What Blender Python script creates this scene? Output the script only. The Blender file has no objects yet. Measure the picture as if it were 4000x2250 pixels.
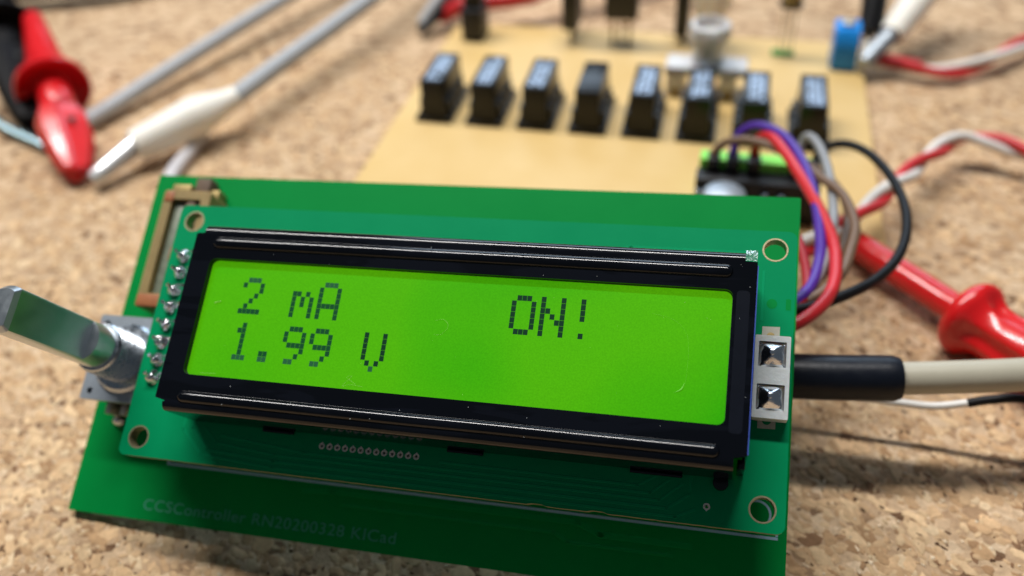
import bpy, bmesh, math, random
import numpy as np
from mathutils import Vector, Matrix, noise
from mathutils.geometry import delaunay_2d_cdt

random.seed(7)
rng = np.random.default_rng(11)
PI = math.pi
scene = bpy.context.scene
scene.unit_settings.system = 'METRIC'
scene.unit_settings.scale_length = 0.001          # one unit is one millimetre
COL = scene.collection

# ------------------------------------------------------------------ camera
cam_data = bpy.data.cameras.new('camera')
cam = bpy.data.objects.new('camera', cam_data)
COL.objects.link(cam)
cam.matrix_world = Matrix((
    (0.97210439, -0.11156815, 0.20631432, 85.16266),
    (0.22934044, 0.63647232, -0.73641425, -61.20959),
    (-0.04915298, 0.76318775, 0.64430462, 106.17391),
    (0, 0, 0, 1)))
cam_data.sensor_width = 36.0
cam_data.lens = 31.5
cam_data.clip_start = 1.0
cam_data.clip_end = 5000.0
cam_data.dof.use_dof = True
cam_data.dof.focus_distance = 103.5
cam_data.dof.aperture_fstop = 31.5e-3 / 2.4       # a phone lens with a 2.4 mm opening
scene.camera = cam

# ------------------------------------------------------------------ world and lamps
world = bpy.data.worlds.new('World')
scene.world = world
world.use_nodes = True
bg = world.node_tree.nodes['Background']
bg.inputs['Color'].default_value = (0.72, 0.86, 1.0, 1)
bg.inputs['Strength'].default_value = 0.085

def area(name, pos, target, sx, sy, power, col):
    l = bpy.data.lights.new(name, 'AREA')
    l.shape = 'RECTANGLE'; l.size = sx; l.size_y = sy
    l.energy = power; l.color = col
    o = bpy.data.objects.new(name, l); COL.objects.link(o)
    o.location = pos
    z = (Vector(pos) - Vector(target)).normalized()
    x = (Vector((1, 0, 0)) - z * z.x).normalized()
    o.rotation_euler = Matrix((x, z.cross(x), z)).transposed().to_euler()
    return o
TGT = (70, 60, 5)
area('ceiling_tube_lamp', (-170, 268, 868), TGT, 860, 60, 1.26e7, (1.0, 0.975, 0.945))
area('far_window', (20, 1150, 640), TGT, 1000, 460, 6.0e6, (0.66, 0.82, 1.0))

vs = scene.view_settings
vs.view_transform = 'Standard'; vs.look = 'None'; vs.gamma = 1.0; vs.exposure = 0.0
vs.use_curve_mapping = False
scene.cycles.use_denoising = True
scene.cycles.max_bounces = 8
scene.cycles.transparent_max_bounces = 12
scene.cycles.caustics_reflective = False
scene.cycles.caustics_refractive = False
scene.cycles.sample_clamp_indirect = 6.0

# ------------------------------------------------------------------ materials
def srgb(r, g, b):
    f = lambda c: (c / 255 / 12.92) if c / 255 <= 0.04045 else ((c / 255 + 0.055) / 1.055) ** 2.4
    return (f(r), f(g), f(b), 1)

class NT:
    def __init__(s, m):
        s.t = m.node_tree; s.n = s.t.nodes; s.l = s.t.links
    def add(s, kind, **kw):
        n = s.n.new(kind)
        for k, v in kw.items():
            if k.startswith('_'):
                setattr(n, k[1:], v)
            else:
                n.inputs[k.replace('__', ' ')].default_value = v
        return n
    def link(s, a, b): s.l.new(a, b)

def mat(name, col, rough=0.5, metal=0.0, coat=0.0, spec=0.5, trans=0.0, ior=1.45, var=0.0, vscale=1.0, bump=0.0, bscale=2.0,
        rvar=0.0, emit=None, estr=0.0, subs=0.0, alpha=1.0):
    """principled material with noise in its colour, gloss and fine relief"""
    m = bpy.data.materials.new(name); m.use_nodes = True
    nt = NT(m); p = nt.n['Principled BSDF']
    p.inputs['Base Color'].default_value = col
    p.inputs['Roughness'].default_value = rough
    p.inputs['Metallic'].default_value = metal
    p.inputs['Coat Weight'].default_value = coat
    p.inputs['Coat Roughness'].default_value = 0.08
    p.inputs['Specular IOR Level'].default_value = spec
    p.inputs['Transmission Weight'].default_value = trans
    p.inputs['IOR'].default_value = ior
    p.inputs['Alpha'].default_value = alpha
    if subs:
        p.inputs['Subsurface Weight'].default_value = subs
        p.inputs['Subsurface Radius'].default_value = (1.0, 0.6, 0.35)
        p.inputs['Subsurface Scale'].default_value = 1.2
    if emit:
        p.inputs['Emission Color'].default_value = emit
        p.inputs['Emission Strength'].default_value = estr
    tc = nt.add('ShaderNodeTexCoord')
    if var or rvar:
        no = nt.add('ShaderNodeTexNoise', Scale=vscale, Detail=5.0, Roughness=0.6)
        nt.link(tc.outputs['Object'], no.inputs['Vector'])
    if var:
        mx = nt.add('ShaderNodeMix', _data_type='RGBA', _blend_type='MIX')
        lo = tuple(c * (1 - var) for c in col[:3]) + (1,); hi = tuple(min(1, c * (1 + var)) for c in col[:3]) + (1,)
        mx.inputs['A'].default_value = lo; mx.inputs['B'].default_value = hi
        nt.link(no.outputs['Fac'], mx.inputs['Factor'])
        nt.link(mx.outputs['Result'], p.inputs['Base Color'])
    if rvar:
        mr = nt.add('ShaderNodeMapRange')
        mr.inputs['To Min'].default_value = max(0.02, rough - rvar); mr.inputs['To Max'].default_value = rough + rvar
        mr.inputs['From Min'].default_value = 0.3; mr.inputs['From Max'].default_value = 0.7
        nt.link(no.outputs['Fac'], mr.inputs['Value']); nt.link(mr.outputs['Result'], p.inputs['Roughness'])
    if bump:
        nb = nt.add('ShaderNodeTexNoise', Scale=bscale, Detail=4.0, Roughness=0.6)
        nt.link(tc.outputs['Object'], nb.inputs['Vector'])
        b = nt.add('ShaderNodeBump', Strength=1.0, Distance=bump)
        nt.link(nb.outputs['Fac'], b.inputs['Height']); nt.link(b.outputs['Normal'], p.inputs['Normal'])
    return m

MAT = {}
MAT['pcb'] = mat('green_solder_mask', (0.0005, 0.265, 0.098, 1), 0.45, spec=0.07, coat=0.0, var=0.10, vscale=0.12, bump=0.004, bscale=0.9, rvar=0.06)
MAT['pcb_dark'] = mat('controller_solder_mask', (0.0005, 0.24, 0.045, 1), 0.45, spec=0.07, coat=0.0, var=0.10, vscale=0.10, bump=0.004, bscale=0.7, rvar=0.06)
MAT['trace'] = mat('mask_over_copper', (0.001, 0.295, 0.115, 1), 0.45, spec=0.07, coat=0.0)
MAT['laminate'] = mat('glass_fibre_edge', (0.16, 0.17, 0.08, 1), 0.75, var=0.4, vscale=3, bump=0.05, bscale=5)
MAT['gold'] = mat('tarnished_plating', (0.42, 0.36, 0.22, 1), 0.48, 0.75, var=0.3, vscale=5, bump=0.02, bscale=8)
MAT['tin'] = mat('tinned_plating', (0.62, 0.60, 0.53, 1), 0.42, 0.7, var=0.2, vscale=4)
MAT['solder'] = mat('bright_solder', (0.74, 0.76, 0.80, 1), 0.13, 1.0, bump=0.10, bscale=2.2, rvar=0.08, vscale=3)
MAT['mirror_solder'] = mat('mirror_solder', (0.78, 0.81, 0.86, 1), 0.16, 1.0, bump=0.05, bscale=1.6)
MAT['silk'] = mat('silkscreen_ink', (0.36, 0.52, 0.66, 1), 0.6, var=0.2, vscale=3)
MAT['silk_faint'] = mat('faint_silkscreen_ink', (0.045, 0.30, 0.19, 1), 0.55, var=0.3, vscale=1.6)  # lettering ink only a little paler than the board green
MAT['led_plastic'] = mat('milky_plastic', (0.62, 0.66, 0.66, 1), 0.45, subs=0.2, var=0.15, vscale=1.5, bump=0.05, bscale=2.5)
MAT['steel'] = mat('brushed_steel', (0.50, 0.55, 0.60, 1), 0.30, 1.0, var=0.15, vscale=1.0, rvar=0.1, bump=0.006, bscale=2)
MAT['shaft'] = mat('milled_shaft', (0.60, 0.65, 0.68, 1), 0.34, 1.0, var=0.12, vscale=0.6, rvar=0.06)
_nt = NT(MAT['shaft']); _tc = _nt.add('ShaderNodeTexCoord'); _mp = _nt.add('ShaderNodeMapping'); _mp.inputs['Scale'].default_value = (6, 6, 0.35)
_no = _nt.add('ShaderNodeTexNoise', Scale=1.0, Detail=5.0); _bu = _nt.add('ShaderNodeBump', Strength=1.0, Distance=0.012)
_nt.link(_tc.outputs['Object'], _mp.inputs['Vector']); _nt.link(_mp.outputs['Vector'], _no.inputs['Vector']); _nt.link(_no.outputs['Fac'], _bu.inputs['Height']); _nt.link(_bu.outputs['Normal'], _nt.n['Principled BSDF'].inputs['Normal'])
MAT['plate'] = mat('dull_zinc', (0.40, 0.45, 0.50, 1), 0.48, 0.75, var=0.15, vscale=1.0, bump=0.02, bscale=2)
MAT['chrome'] = mat('nickel', (0.78, 0.80, 0.82, 1), 0.16, 1.0, rvar=0.05, vscale=1.0)
MAT['amber'] = mat('amber_nylon', (0.40, 0.29, 0.12, 1), 0.4, subs=0.3, trans=0.25, var=0.3, vscale=0.35)
MAT['smoky'] = mat('smoky_plastic', (0.20, 0.23, 0.17, 1), 0.35, var=0.5, vscale=0.7)
MAT['brown'] = mat('brown_cavity', (0.13, 0.085, 0.055, 1), 0.7, var=0.5, vscale=0.9)
MAT['orange'] = mat('orange_nylon', (0.36, 0.13, 0.05, 1), 0.5, var=0.3, vscale=0.7)
MAT['brass'] = mat('brass', (0.36, 0.27, 0.11, 1), 0.55, 0.5, var=0.3, vscale=1.2)
MAT['black'] = mat('black_plastic', (0.008, 0.008, 0.010, 1), 0.42, var=0.3, vscale=0.5, bump=0.02, bscale=3)
MAT['relay'] = mat('relay_plastic', (0.0045, 0.0045, 0.005, 1), 0.30, spec=0.38, var=0.3, vscale=0.5, bump=0.015, bscale=3)
MAT['print'] = mat('relay_print_sheen', (0.42, 0.56, 0.78, 1), 0.5)
MAT['sleeve'] = mat('heat_shrink', (0.005, 0.007, 0.013, 1), 0.38, spec=0.3, rvar=0.08, vscale=0.8, bump=0.03, bscale=1.2)
MAT['black_wire'] = mat('black_insulation', (0.006, 0.006, 0.007, 1), 0.45, spec=0.25, bump=0.01)
MAT['grey_cable'] = mat('grey_cable_jacket', (0.42, 0.44, 0.46, 1), 0.5, var=0.08, vscale=0.2, bump=0.02)
MAT['beige_cable'] = mat('beige_cable_jacket', (0.44, 0.41, 0.32, 1), 0.42, var=0.06, vscale=0.3, bump=0.02, bscale=0.8)
MAT['pale_cable'] = mat('pale_cable_jacket', (0.62, 0.60, 0.62, 1), 0.5, var=0.08, vscale=0.3)
MAT['ivory'] = mat('ivory_vinyl', (0.86, 0.83, 0.75, 1), 0.42, subs=0.15, var=0.06, vscale=0.15, bump=0.04, bscale=0.4)
MAT['red'] = mat('red_plastic', (0.62, 0.010, 0.012, 1), 0.24, coat=0.35, var=0.10, vscale=0.2, bump=0.10, bscale=0.45)
MAT['red_dull'] = mat('red_vinyl', (0.66, 0.008, 0.012, 1), 0.30, coat=0.2, var=0.15, vscale=0.2, bump=0.05, bscale=0.5)
MAT['red_wire'] = mat('red_insulation', (0.58, 0.022, 0.028, 1), 0.34, bump=0.01)
MAT['dark_red_wire'] = mat('dark_red_insulation', (0.32, 0.012, 0.018, 1), 0.4)
MAT['white_wire'] = mat('white_insulation', (0.74, 0.72, 0.68, 1), 0.4, bump=0.01)
MAT['purple_wire'] = mat('purple_insulation', (0.075, 0.025, 0.30, 1), 0.36)
MAT['brown_wire'] = mat('brown_insulation', (0.17, 0.105, 0.065, 1), 0.42)
MAT['grey_wire'] = mat('grey_insulation', (0.27, 0.28, 0.29, 1), 0.40)
MAT['green_plug'] = mat('lime_terminal_plastic', (0.22, 0.72, 0.08, 1), 0.4, subs=0.2)
MAT['blue'] = mat('blue_terminal_plastic', (0.012, 0.27, 0.80, 1), 0.4, var=0.1, vscale=0.4)
MAT['clear'] = mat('cloudy_clear_plastic', (0.96, 0.94, 0.95, 1), 0.2, trans=0.38, subs=0.2, ior=1.42, var=0.08, vscale=0.4)
MAT['wire_strand'] = mat('tinned_strands', (0.40, 0.56, 0.62, 1), 0.3, 1.0)
MAT['film_blue'] = mat('blue_film_edge', (0.055, 0.10, 0.46, 1), 0.3, coat=0.5)
MAT['film_clear'] = mat('crumpled_clear_film', (0.20, 0.52, 0.44, 1), 0.22, trans=0.7, bump=0.25, bscale=2.0)
MAT['dust'] = mat('dust_speck', (0.62, 0.66, 0.66, 1), 0.8)
MAT['via'] = mat('bare_tin_ring', (0.72, 0.71, 0.66, 1), 0.5, 0.2)
MAT['jaw'] = mat('bright_tin_jaw', (0.88, 0.89, 0.90, 1), 0.30, 0.65)
MAT['recess_wall'] = mat('dark_recess_wall', (0.018, 0.024, 0.018, 1), 0.5, var=0.3, vscale=1.5, bump=0.05, bscale=2.0)
MAT['film_sheen_patch'] = mat('painted_film_sheen', (0.0045, 0.006, 0.011, 1), 0.24, spec=0.4, var=0.3, vscale=0.5)
MAT['black_matte'] = mat('matte_black_vinyl', (0.004, 0.004, 0.005, 1), 0.6, spec=0.15)
MAT['nylon'] = mat('white_nylon', (0.6, 0.6, 0.58, 1), 0.5)

def bezel_material():
    m = bpy.data.materials.new('black_lacquered_metal'); m.use_nodes = True
    nt = NT(m); p = nt.n['Principled BSDF']
    tc = nt.add('ShaderNodeTexCoord')
    mp = nt.add('ShaderNodeMapping'); mp.inputs['Scale'].default_value = (0.07, 0.40, 0.5)
    nt.link(tc.outputs['Object'], mp.inputs['Vector'])
    no = nt.add('ShaderNodeTexNoise', Scale=0.8, Detail=3.0, Roughness=0.5, Distortion=0.6)
    nt.link(mp.outputs['Vector'], no.inputs['Vector'])
    rp = nt.add('ShaderNodeValToRGB')
    rp.color_ramp.elements[0].position = 0.50; rp.color_ramp.elements[0].color = (0.0016, 0.0021, 0.0040, 1)
    rp.color_ramp.elements[1].position = 0.53; rp.color_ramp.elements[1].color = (0.0030, 0.0038, 0.0070, 1)   # paler patches paint the film's reflections into the base colour
    nt.link(no.outputs['Fac'], rp.inputs['Fac']); nt.link(rp.outputs['Color'], p.inputs['Base Color'])
    mr = nt.add('ShaderNodeMapRange')
    mr.inputs['From Min'].default_value = 0.45; mr.inputs['From Max'].default_value = 0.55
    mr.inputs['To Min'].default_value = 0.125; mr.inputs['To Max'].default_value = 0.14
    nt.link(no.outputs['Fac'], mr.inputs['Value']); nt.link(mr.outputs['Result'], p.inputs['Roughness'])
    nb = nt.add('ShaderNodeTexNoise', Scale=0.35, Detail=3.0)
    nt.link(tc.outputs['Object'], nb.inputs['Vector'])
    b = nt.add('ShaderNodeBump', Strength=1.0, Distance=0.006)
    nt.link(nb.outputs['Fac'], b.inputs['Height'])
    p.inputs['Specular IOR Level'].default_value = 0.4
    p.inputs['Coat Weight'].default_value = 0.0
    return m
MAT['bezel'] = bezel_material()

def screen_material():
    m = bpy.data.materials.new('lit_green_screen'); m.use_nodes = True
    nt = NT(m); p = nt.n['Principled BSDF']
    tc = nt.add('ShaderNodeTexCoord')
    n1 = nt.add('ShaderNodeTexNoise', Scale=0.045, Detail=1.0)
    nt.link(tc.outputs['Object'], n1.inputs['Vector'])
    mx = nt.add('ShaderNodeMix', _data_type='RGBA')
    mx.inputs['A'].default_value = (0.016, 0.325, 0.0010, 1); mx.inputs['B'].default_value = (0.095, 0.43, 0.0020, 1)
    mr = nt.add('ShaderNodeMapRange'); mr.inputs['From Min'].default_value = 0.35; mr.inputs['From Max'].default_value = 0.65
    nt.link(n1.outputs['Fac'], mr.inputs['Value']); nt.link(mr.outputs['Result'], mx.inputs['Factor'])
    n2 = nt.add('ShaderNodeTexNoise', Scale=5.0, Detail=2.0)
    nt.link(tc.outputs['Object'], n2.inputs['Vector'])
    mr2 = nt.add('ShaderNodeMapRange'); mr2.inputs['From Min'].default_value = 0.3; mr2.inputs['From Max'].default_value = 0.7
    mr2.inputs['To Min'].default_value = 0.90; mr2.inputs['To Max'].default_value = 1.10
    nt.link(n2.outputs['Fac'], mr2.inputs['Value'])
    nt.link(mx.outputs['Result'], p.inputs['Emission Color'])
    p.inputs['Base Color'].default_value = (0.006, 0.125, 0.001, 1)
    mul = nt.add('ShaderNodeMath', _operation='MULTIPLY'); mul.inputs[1].default_value = 0.78
    nt.link(mr2.outputs['Result'], mul.inputs[0]); nt.link(mul.outputs['Value'], p.inputs['Emission Strength'])
    p.inputs['Roughness'].default_value = 0.28
    p.inputs['Specular IOR Level'].default_value = 0.15
    return m
MAT['screen'] = screen_material()
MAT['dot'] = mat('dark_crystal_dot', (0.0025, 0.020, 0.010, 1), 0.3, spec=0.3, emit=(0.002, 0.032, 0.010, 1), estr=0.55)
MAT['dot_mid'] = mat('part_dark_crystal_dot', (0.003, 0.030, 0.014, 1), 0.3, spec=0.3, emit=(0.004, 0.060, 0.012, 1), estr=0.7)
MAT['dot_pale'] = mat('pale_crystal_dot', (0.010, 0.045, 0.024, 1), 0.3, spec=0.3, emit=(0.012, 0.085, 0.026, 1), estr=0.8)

def yellow_material():
    m = bpy.data.materials.new('tan_paper_laminate'); m.use_nodes = True
    nt = NT(m); p = nt.n['Principled BSDF']
    tc = nt.add('ShaderNodeTexCoord')
    n1 = nt.add('ShaderNodeTexNoise', Scale=0.035, Detail=4.0, Roughness=0.6)
    nt.link(tc.outputs['Object'], n1.inputs['Vector'])
    rp = nt.add('ShaderNodeValToRGB')
    rp.color_ramp.elements[0].position = 0.32; rp.color_ramp.elements[0].color = (0.65, 0.44, 0.165, 1)
    rp.color_ramp.elements[1].position = 0.68; rp.color_ramp.elements[1].color = (0.71, 0.515, 0.235, 1)
    nt.link(n1.outputs['Fac'], rp.inputs['Fac']); nt.link(rp.outputs['Color'], p.inputs['Base Color'])
    p.inputs['Roughness'].default_value = 0.5; p.inputs['Specular IOR Level'].default_value = 0.35
    n2 = nt.add('ShaderNodeTexNoise', Scale=1.5, Detail=4.0)
    nt.link(tc.outputs['Object'], n2.inputs['Vector'])
    b = nt.add('ShaderNodeBump', Strength=1.0, Distance=0.03)
    nt.link(n2.outputs['Fac'], b.inputs['Height']); nt.link(b.outputs['Normal'], p.inputs['Normal'])
    return m
MAT['tan'] = yellow_material()

def cork_material(granule):
    m = bpy.data.materials.new('cork_granule' if granule else 'cork_agglomerate'); m.use_nodes = True
    nt = NT(m); p = nt.n['Principled BSDF']
    tc = nt.add('ShaderNodeTexCoord')
    p.inputs['Roughness'].default_value = 0.88
    p.inputs['Specular IOR Level'].default_value = 0.18
    if granule:
        at = nt.add('ShaderNodeAttribute', _attribute_name='tint')
        oi = nt.add('ShaderNodeObjectInfo')
        geo = nt.add('ShaderNodeNewGeometry')
        n1 = nt.add('ShaderNodeTexNoise', Scale=1.1, Detail=5.0, Roughness=0.65)
        nt.link(geo.outputs['Position'], n1.inputs['Vector'])
        mr = nt.add('ShaderNodeMapRange'); mr.inputs['From Min'].default_value = 0.28; mr.inputs['From Max'].default_value = 0.72
        mr.inputs['To Min'].default_value = 0.78; mr.inputs['To Max'].default_value = 1.15
        nt.link(n1.outputs['Fac'], mr.inputs['Value'])
        mu = nt.add('ShaderNodeVectorMath', _operation='SCALE')
        nt.link(at.outputs['Color'], mu.inputs[0]); nt.link(mr.outputs['Result'], mu.inputs['Scale'])
        m2 = nt.add('ShaderNodeMapRange'); m2.inputs['To Min'].default_value = 0.90; m2.inputs['To Max'].default_value = 1.10
        nt.link(oi.outputs['Random'], m2.inputs['Value'])
        mu2 = nt.add('ShaderNodeVectorMath', _operation='SCALE')
        nt.link(mu.outputs['Vector'], mu2.inputs[0]); nt.link(m2.outputs['Result'], mu2.inputs['Scale'])
        nt.link(mu2.outputs['Vector'], p.inputs['Base Color'])
        n3 = nt.add('ShaderNodeTexNoise', Scale=4.0, Detail=4.0)
        nt.link(geo.outputs['Position'], n3.inputs['Vector'])
        b = nt.add('ShaderNodeBump', Strength=1.0, Distance=0.035)
        nt.link(n3.outputs['Fac'], b.inputs['Height']); nt.link(b.outputs['Normal'], p.inputs['Normal'])
        return m
    mp = nt.add('ShaderNodeMapping'); mp.inputs['Scale'].default_value = (0.42, 0.58, 0.5)
    mp.inputs['Rotation'].default_value = (0, 0, 0.6)
    nw = nt.add('ShaderNodeTexNoise', Scale=0.5, Detail=3.0)
    nt.link(tc.outputs['Object'], nw.inputs['Vector'])
    ad = nt.add('ShaderNodeVectorMath', _operation='MULTIPLY_ADD'); ad.inputs[1].default_value = (1.4, 1.4, 0)
    nt.link(nw.outputs['Color'], ad.inputs[0]); nt.link(tc.outputs['Object'], ad.inputs[2])
    nt.link(ad.outputs['Vector'], mp.inputs['Vector'])
    v = nt.add('ShaderNodeTexVoronoi', Scale=1.0, Randomness=1.0)
    nt.link(mp.outputs['Vector'], v.inputs['Vector'])
    sp = nt.add('ShaderNodeSeparateColor'); nt.link(v.outputs['Color'], sp.inputs['Color'])
    rp = nt.add('ShaderNodeValToRGB'); cr = rp.color_ramp
    cr.elements[0].position = 0.0; cr.elements[0].color = (0.16, 0.085, 0.045, 1)
    cr.elements[1].position = 1.0; cr.elements[1].color = (0.70, 0.52, 0.34, 1)
    for pos, c in ((0.10, (0.42, 0.27, 0.155, 1)), (0.35, (0.52, 0.355, 0.215, 1)), (0.75, (0.62, 0.44, 0.275, 1))):
        e = cr.elements.new(pos); e.color = c
    nt.link(sp.outputs['Red'], rp.inputs['Fac'])
    n2 = nt.add('ShaderNodeTexNoise', Scale=0.9, Detail=6.0, Roughness=0.7)
    nt.link(tc.outputs['Object'], n2.inputs['Vector'])
    mr = nt.add('ShaderNodeMapRange'); mr.inputs['From Min'].default_value = 0.28; mr.inputs['From Max'].default_value = 0.72
    mr.inputs['To Min'].default_value = 0.70; mr.inputs['To Max'].default_value = 1.20
    nt.link(n2.outputs['Fac'], mr.inputs['Value'])
    n4 = nt.add('ShaderNodeTexNoise', Scale=0.03, Detail=3.0)
    nt.link(tc.outputs['Object'], n4.inputs['Vector'])
    m4 = nt.add('ShaderNodeMapRange'); m4.inputs['From Min'].default_value = 0.3; m4.inputs['From Max'].default_value = 0.7
    m4.inputs['To Min'].default_value = 0.90; m4.inputs['To Max'].default_value = 1.08
    nt.link(n4.outputs['Fac'], m4.inputs['Value'])
    pr = nt.add('ShaderNodeMath', _operation='MULTIPLY')
    nt.link(mr.outputs['Result'], pr.inputs[0]); nt.link(m4.outputs['Result'], pr.inputs[1])
    mu = nt.add('ShaderNodeVectorMath', _operation='SCALE')
    nt.link(rp.outputs['Color'], mu.inputs[0]); nt.link(pr.outputs['Value'], mu.inputs['Scale'])
    nt.link(mu.outputs['Vector'], p.inputs['Base Color'])
    b = nt.add('ShaderNodeBump', Strength=1.0, Distance=0.35)
    nt.link(n2.outputs['Fac'], b.inputs['Height']); nt.link(b.outputs['Normal'], p.inputs['Normal'])
    return m
MAT['cork'] = cork_material(False)
MAT['granule'] = cork_material(True)

# ------------------------------------------------------------------ object helpers
def link_mesh(name, me, material=None, parent=None, smooth=None, **props):
    o = bpy.data.objects.new(name, me)
    COL.objects.link(o)
    if material is not None:
        me.materials.append(MAT[material] if isinstance(material, str) else material)
    if smooth is not None:
        me.polygons.foreach_set('use_smooth', [True] * len(me.polygons))
        me.set_sharp_from_angle(angle=math.radians(smooth))
    if parent is not None:
        o.parent = parent
    for k, v in props.items():
        o[k] = v
    return o

def from_bm(name, bm, material=None, parent=None, smooth=None, **props):
    bmesh.ops.recalc_face_normals(bm, faces=bm.faces)
    me = bpy.data.meshes.new(name); bm.to_mesh(me); bm.free()
    return link_mesh(name, me, material, parent, smooth, **props)

def thing(name, label, category, matrix=None, group=None):
    o = bpy.data.objects.new(name, None); COL.objects.link(o)
    o.empty_display_size = 5
    if matrix is not None: o.matrix_world = matrix
    o['label'] = label; o['category'] = category
    if group: o['group'] = group
    return o

def part_empty(name, parent, matrix=None):
    o = bpy.data.objects.new(name, None); COL.objects.link(o); o.parent = parent
    if matrix is not None: o.matrix_local = matrix
    return o

def tag(o, label, category, group=None):
    o['label'] = label; o['category'] = category
    if group: o['group'] = group
    return o

def box_bm(x0, x1, y0, y1, z0, z1, bevel=0.0, seg=2, taper=None, bm=None):
    own = bm is None
    bm = bm or bmesh.new()
    vs_ = []
    for z in (z0, z1):
        s = 0.0 if (taper is None or z == z0) else taper
        for x, y in ((x0 + s, y0 + s), (x1 - s, y0 + s), (x1 - s, y1 - s), (x0 + s, y1 - s)):
            vs_.append(bm.verts.new((x, y, z)))
    q = vs_
    fs = [(3, 2, 1, 0), (4, 5, 6, 7), (0, 1, 5, 4), (1, 2, 6, 5), (2, 3, 7, 6), (3, 0, 4, 7)]
    for f in fs: bm.faces.new([q[i] for i in f])
    if bevel and own:
        bmesh.ops.bevel(bm, geom=list(bm.edges), offset=bevel, segments=seg, affect='EDGES', profile=0.5)
    return bm

def box(name, dims, material, parent=None, bevel=0.0, seg=2, taper=None, **props):
    return from_bm(name, box_bm(*dims, bevel=bevel, seg=seg, taper=taper), material, parent, 40 if bevel else None, **props)

def rrect(x0, x1, y0, y1, r, n=6):
    if r <= 0: return [(x0, y0), (x1, y0), (x1, y1), (x0, y1)]
    pts = []
    for cx, cy, a in ((x1 - r, y0 + r, -90), (x1 - r, y1 - r, 0), (x0 + r, y1 - r, 90), (x0 + r, y0 + r, 180)):
        for i in range(n + 1):
            t = math.radians(a + 90 * i / n)
            pts.append((cx + r * math.cos(t), cy + r * math.sin(t)))
    return pts

def circ(cx, cy, r, n=32, a0=0.0):
    return [(cx + r * math.cos(2 * PI * i / n + a0), cy + r * math.sin(2 * PI * i / n + a0)) for i in range(n)]

def plate_bm(outer, holes, z0, z1, wall_mat=None):
    """a flat plate with real holes"""
    loops = [outer] + list(holes)
    pts, edges, base = [], [], []
    for lp in loops:
        b = len(pts); base.append(b)
        pts += [Vector(p) for p in lp]
        edges += [(b + i, b + (i + 1) % len(lp)) for i in range(len(lp))]
    vo, eo, fo, ov, oe, of = delaunay_2d_cdt(pts, edges, [], 0, 1e-6)
    def inside(x, y, lp):
        c = False; n = len(lp)
        for i in range(n):
            (xa, ya), (xb, yb) = lp[i], lp[(i + 1) % n]
            if (ya > y) != (yb > y) and x < (xb - xa) * (y - ya) / (yb - ya) + xa: c = not c
        return c
    keep_f = []
    for f in fo:
        mx_ = sum(vo[i].x for i in f) / len(f); my_ = sum(vo[i].y for i in f) / len(f)
        if inside(mx_, my_, outer) and not any(inside(mx_, my_, h) for h in holes): keep_f.append(f)
    fo = keep_f
    bm = bmesh.new()
    top = [bm.verts.new((v.x, v.y, z1)) for v in vo]
    bot = [bm.verts.new((v.x, v.y, z0)) for v in vo]
    back = {}
    for i, srcs in enumerate(ov):
        for s in srcs: back[s] = i
    for f in fo:
        bm.faces.new([top[i] for i in f]); bm.faces.new([bot[i] for i in reversed(f)])
    for b, lp in zip(base, loops):
        for i in range(len(lp)):
            a, c = back[b + i], back[b + (i + 1) % len(lp)]
            try:
                fc = bm.faces.new([bot[a], bot[c], top[c], top[a]])
                if wall_mat is not None: fc.material_index = wall_mat
            except ValueError: pass
    return bm

def plate(name, outer, holes, z0, z1, material, parent=None, walls=None, smooth=35, **props):
    o = from_bm(name, plate_bm(outer, holes, z0, z1, 1 if walls else None), material, parent, smooth, **props)
    if walls: o.data.materials.append(MAT[walls])
    return o

def lathe_bm(profile, n=32, M=None, bm=None, cap=True):
    """profile: (radius, height) pairs turned about z"""
    bm = bm or bmesh.new()
    rings = []
    for r, h in profile:
        if r < 1e-6:
            rings.append([bm.verts.new((0, 0, h))])
        else:
            rings.append([bm.verts.new((r * math.cos(2 * PI * i / n), r * math.sin(2 * PI * i / n), h)) for i in range(n)])
    new = [v for rg in rings for v in rg]
    for a, b in zip(rings, rings[1:]):
        for i in range(n):
            j = (i + 1) % n
            if len(a) == 1 and len(b) == 1: continue
            if len(a) == 1: bm.faces.new((a[0], b[i], b[j]))
            elif len(b) == 1: bm.faces.new((a[i], a[j], b[0]))
            else: bm.faces.new((a[i], a[j], b[j], b[i]))
    if cap:
        if len(rings[0]) > 1: bm.faces.new(list(reversed(rings[0])))
        if len(rings[-1]) > 1: bm.faces.new(rings[-1])
    if M is not None: bmesh.ops.transform(bm, matrix=M, verts=new)
    return bm

def lathe(name, profile, material, parent=None, n=32, M=None, smooth=40, **props):
    return from_bm(name, lathe_bm(profile, n, M), material, parent, smooth, **props)

def spline(pts, sub=8):
    """Catmull-Rom through the points"""
    P = [Vector(p) for p in pts]
    P = [P[0] * 2 - P[1]] + P + [P[-1] * 2 - P[-2]]
    out = []
    for i in range(1, len(P) - 2):
        a, b, c, d = P[i - 1:i + 3]
        for k in range(sub):
            t = k / sub
            out.append(0.5 * ((2 * b) + (c - a) * t + (2 * a - 5 * b + 4 * c - d) * t * t + (3 * b - a - 3 * c + d) * t ** 3))
    out.append(P[-2])
    return out

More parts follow.
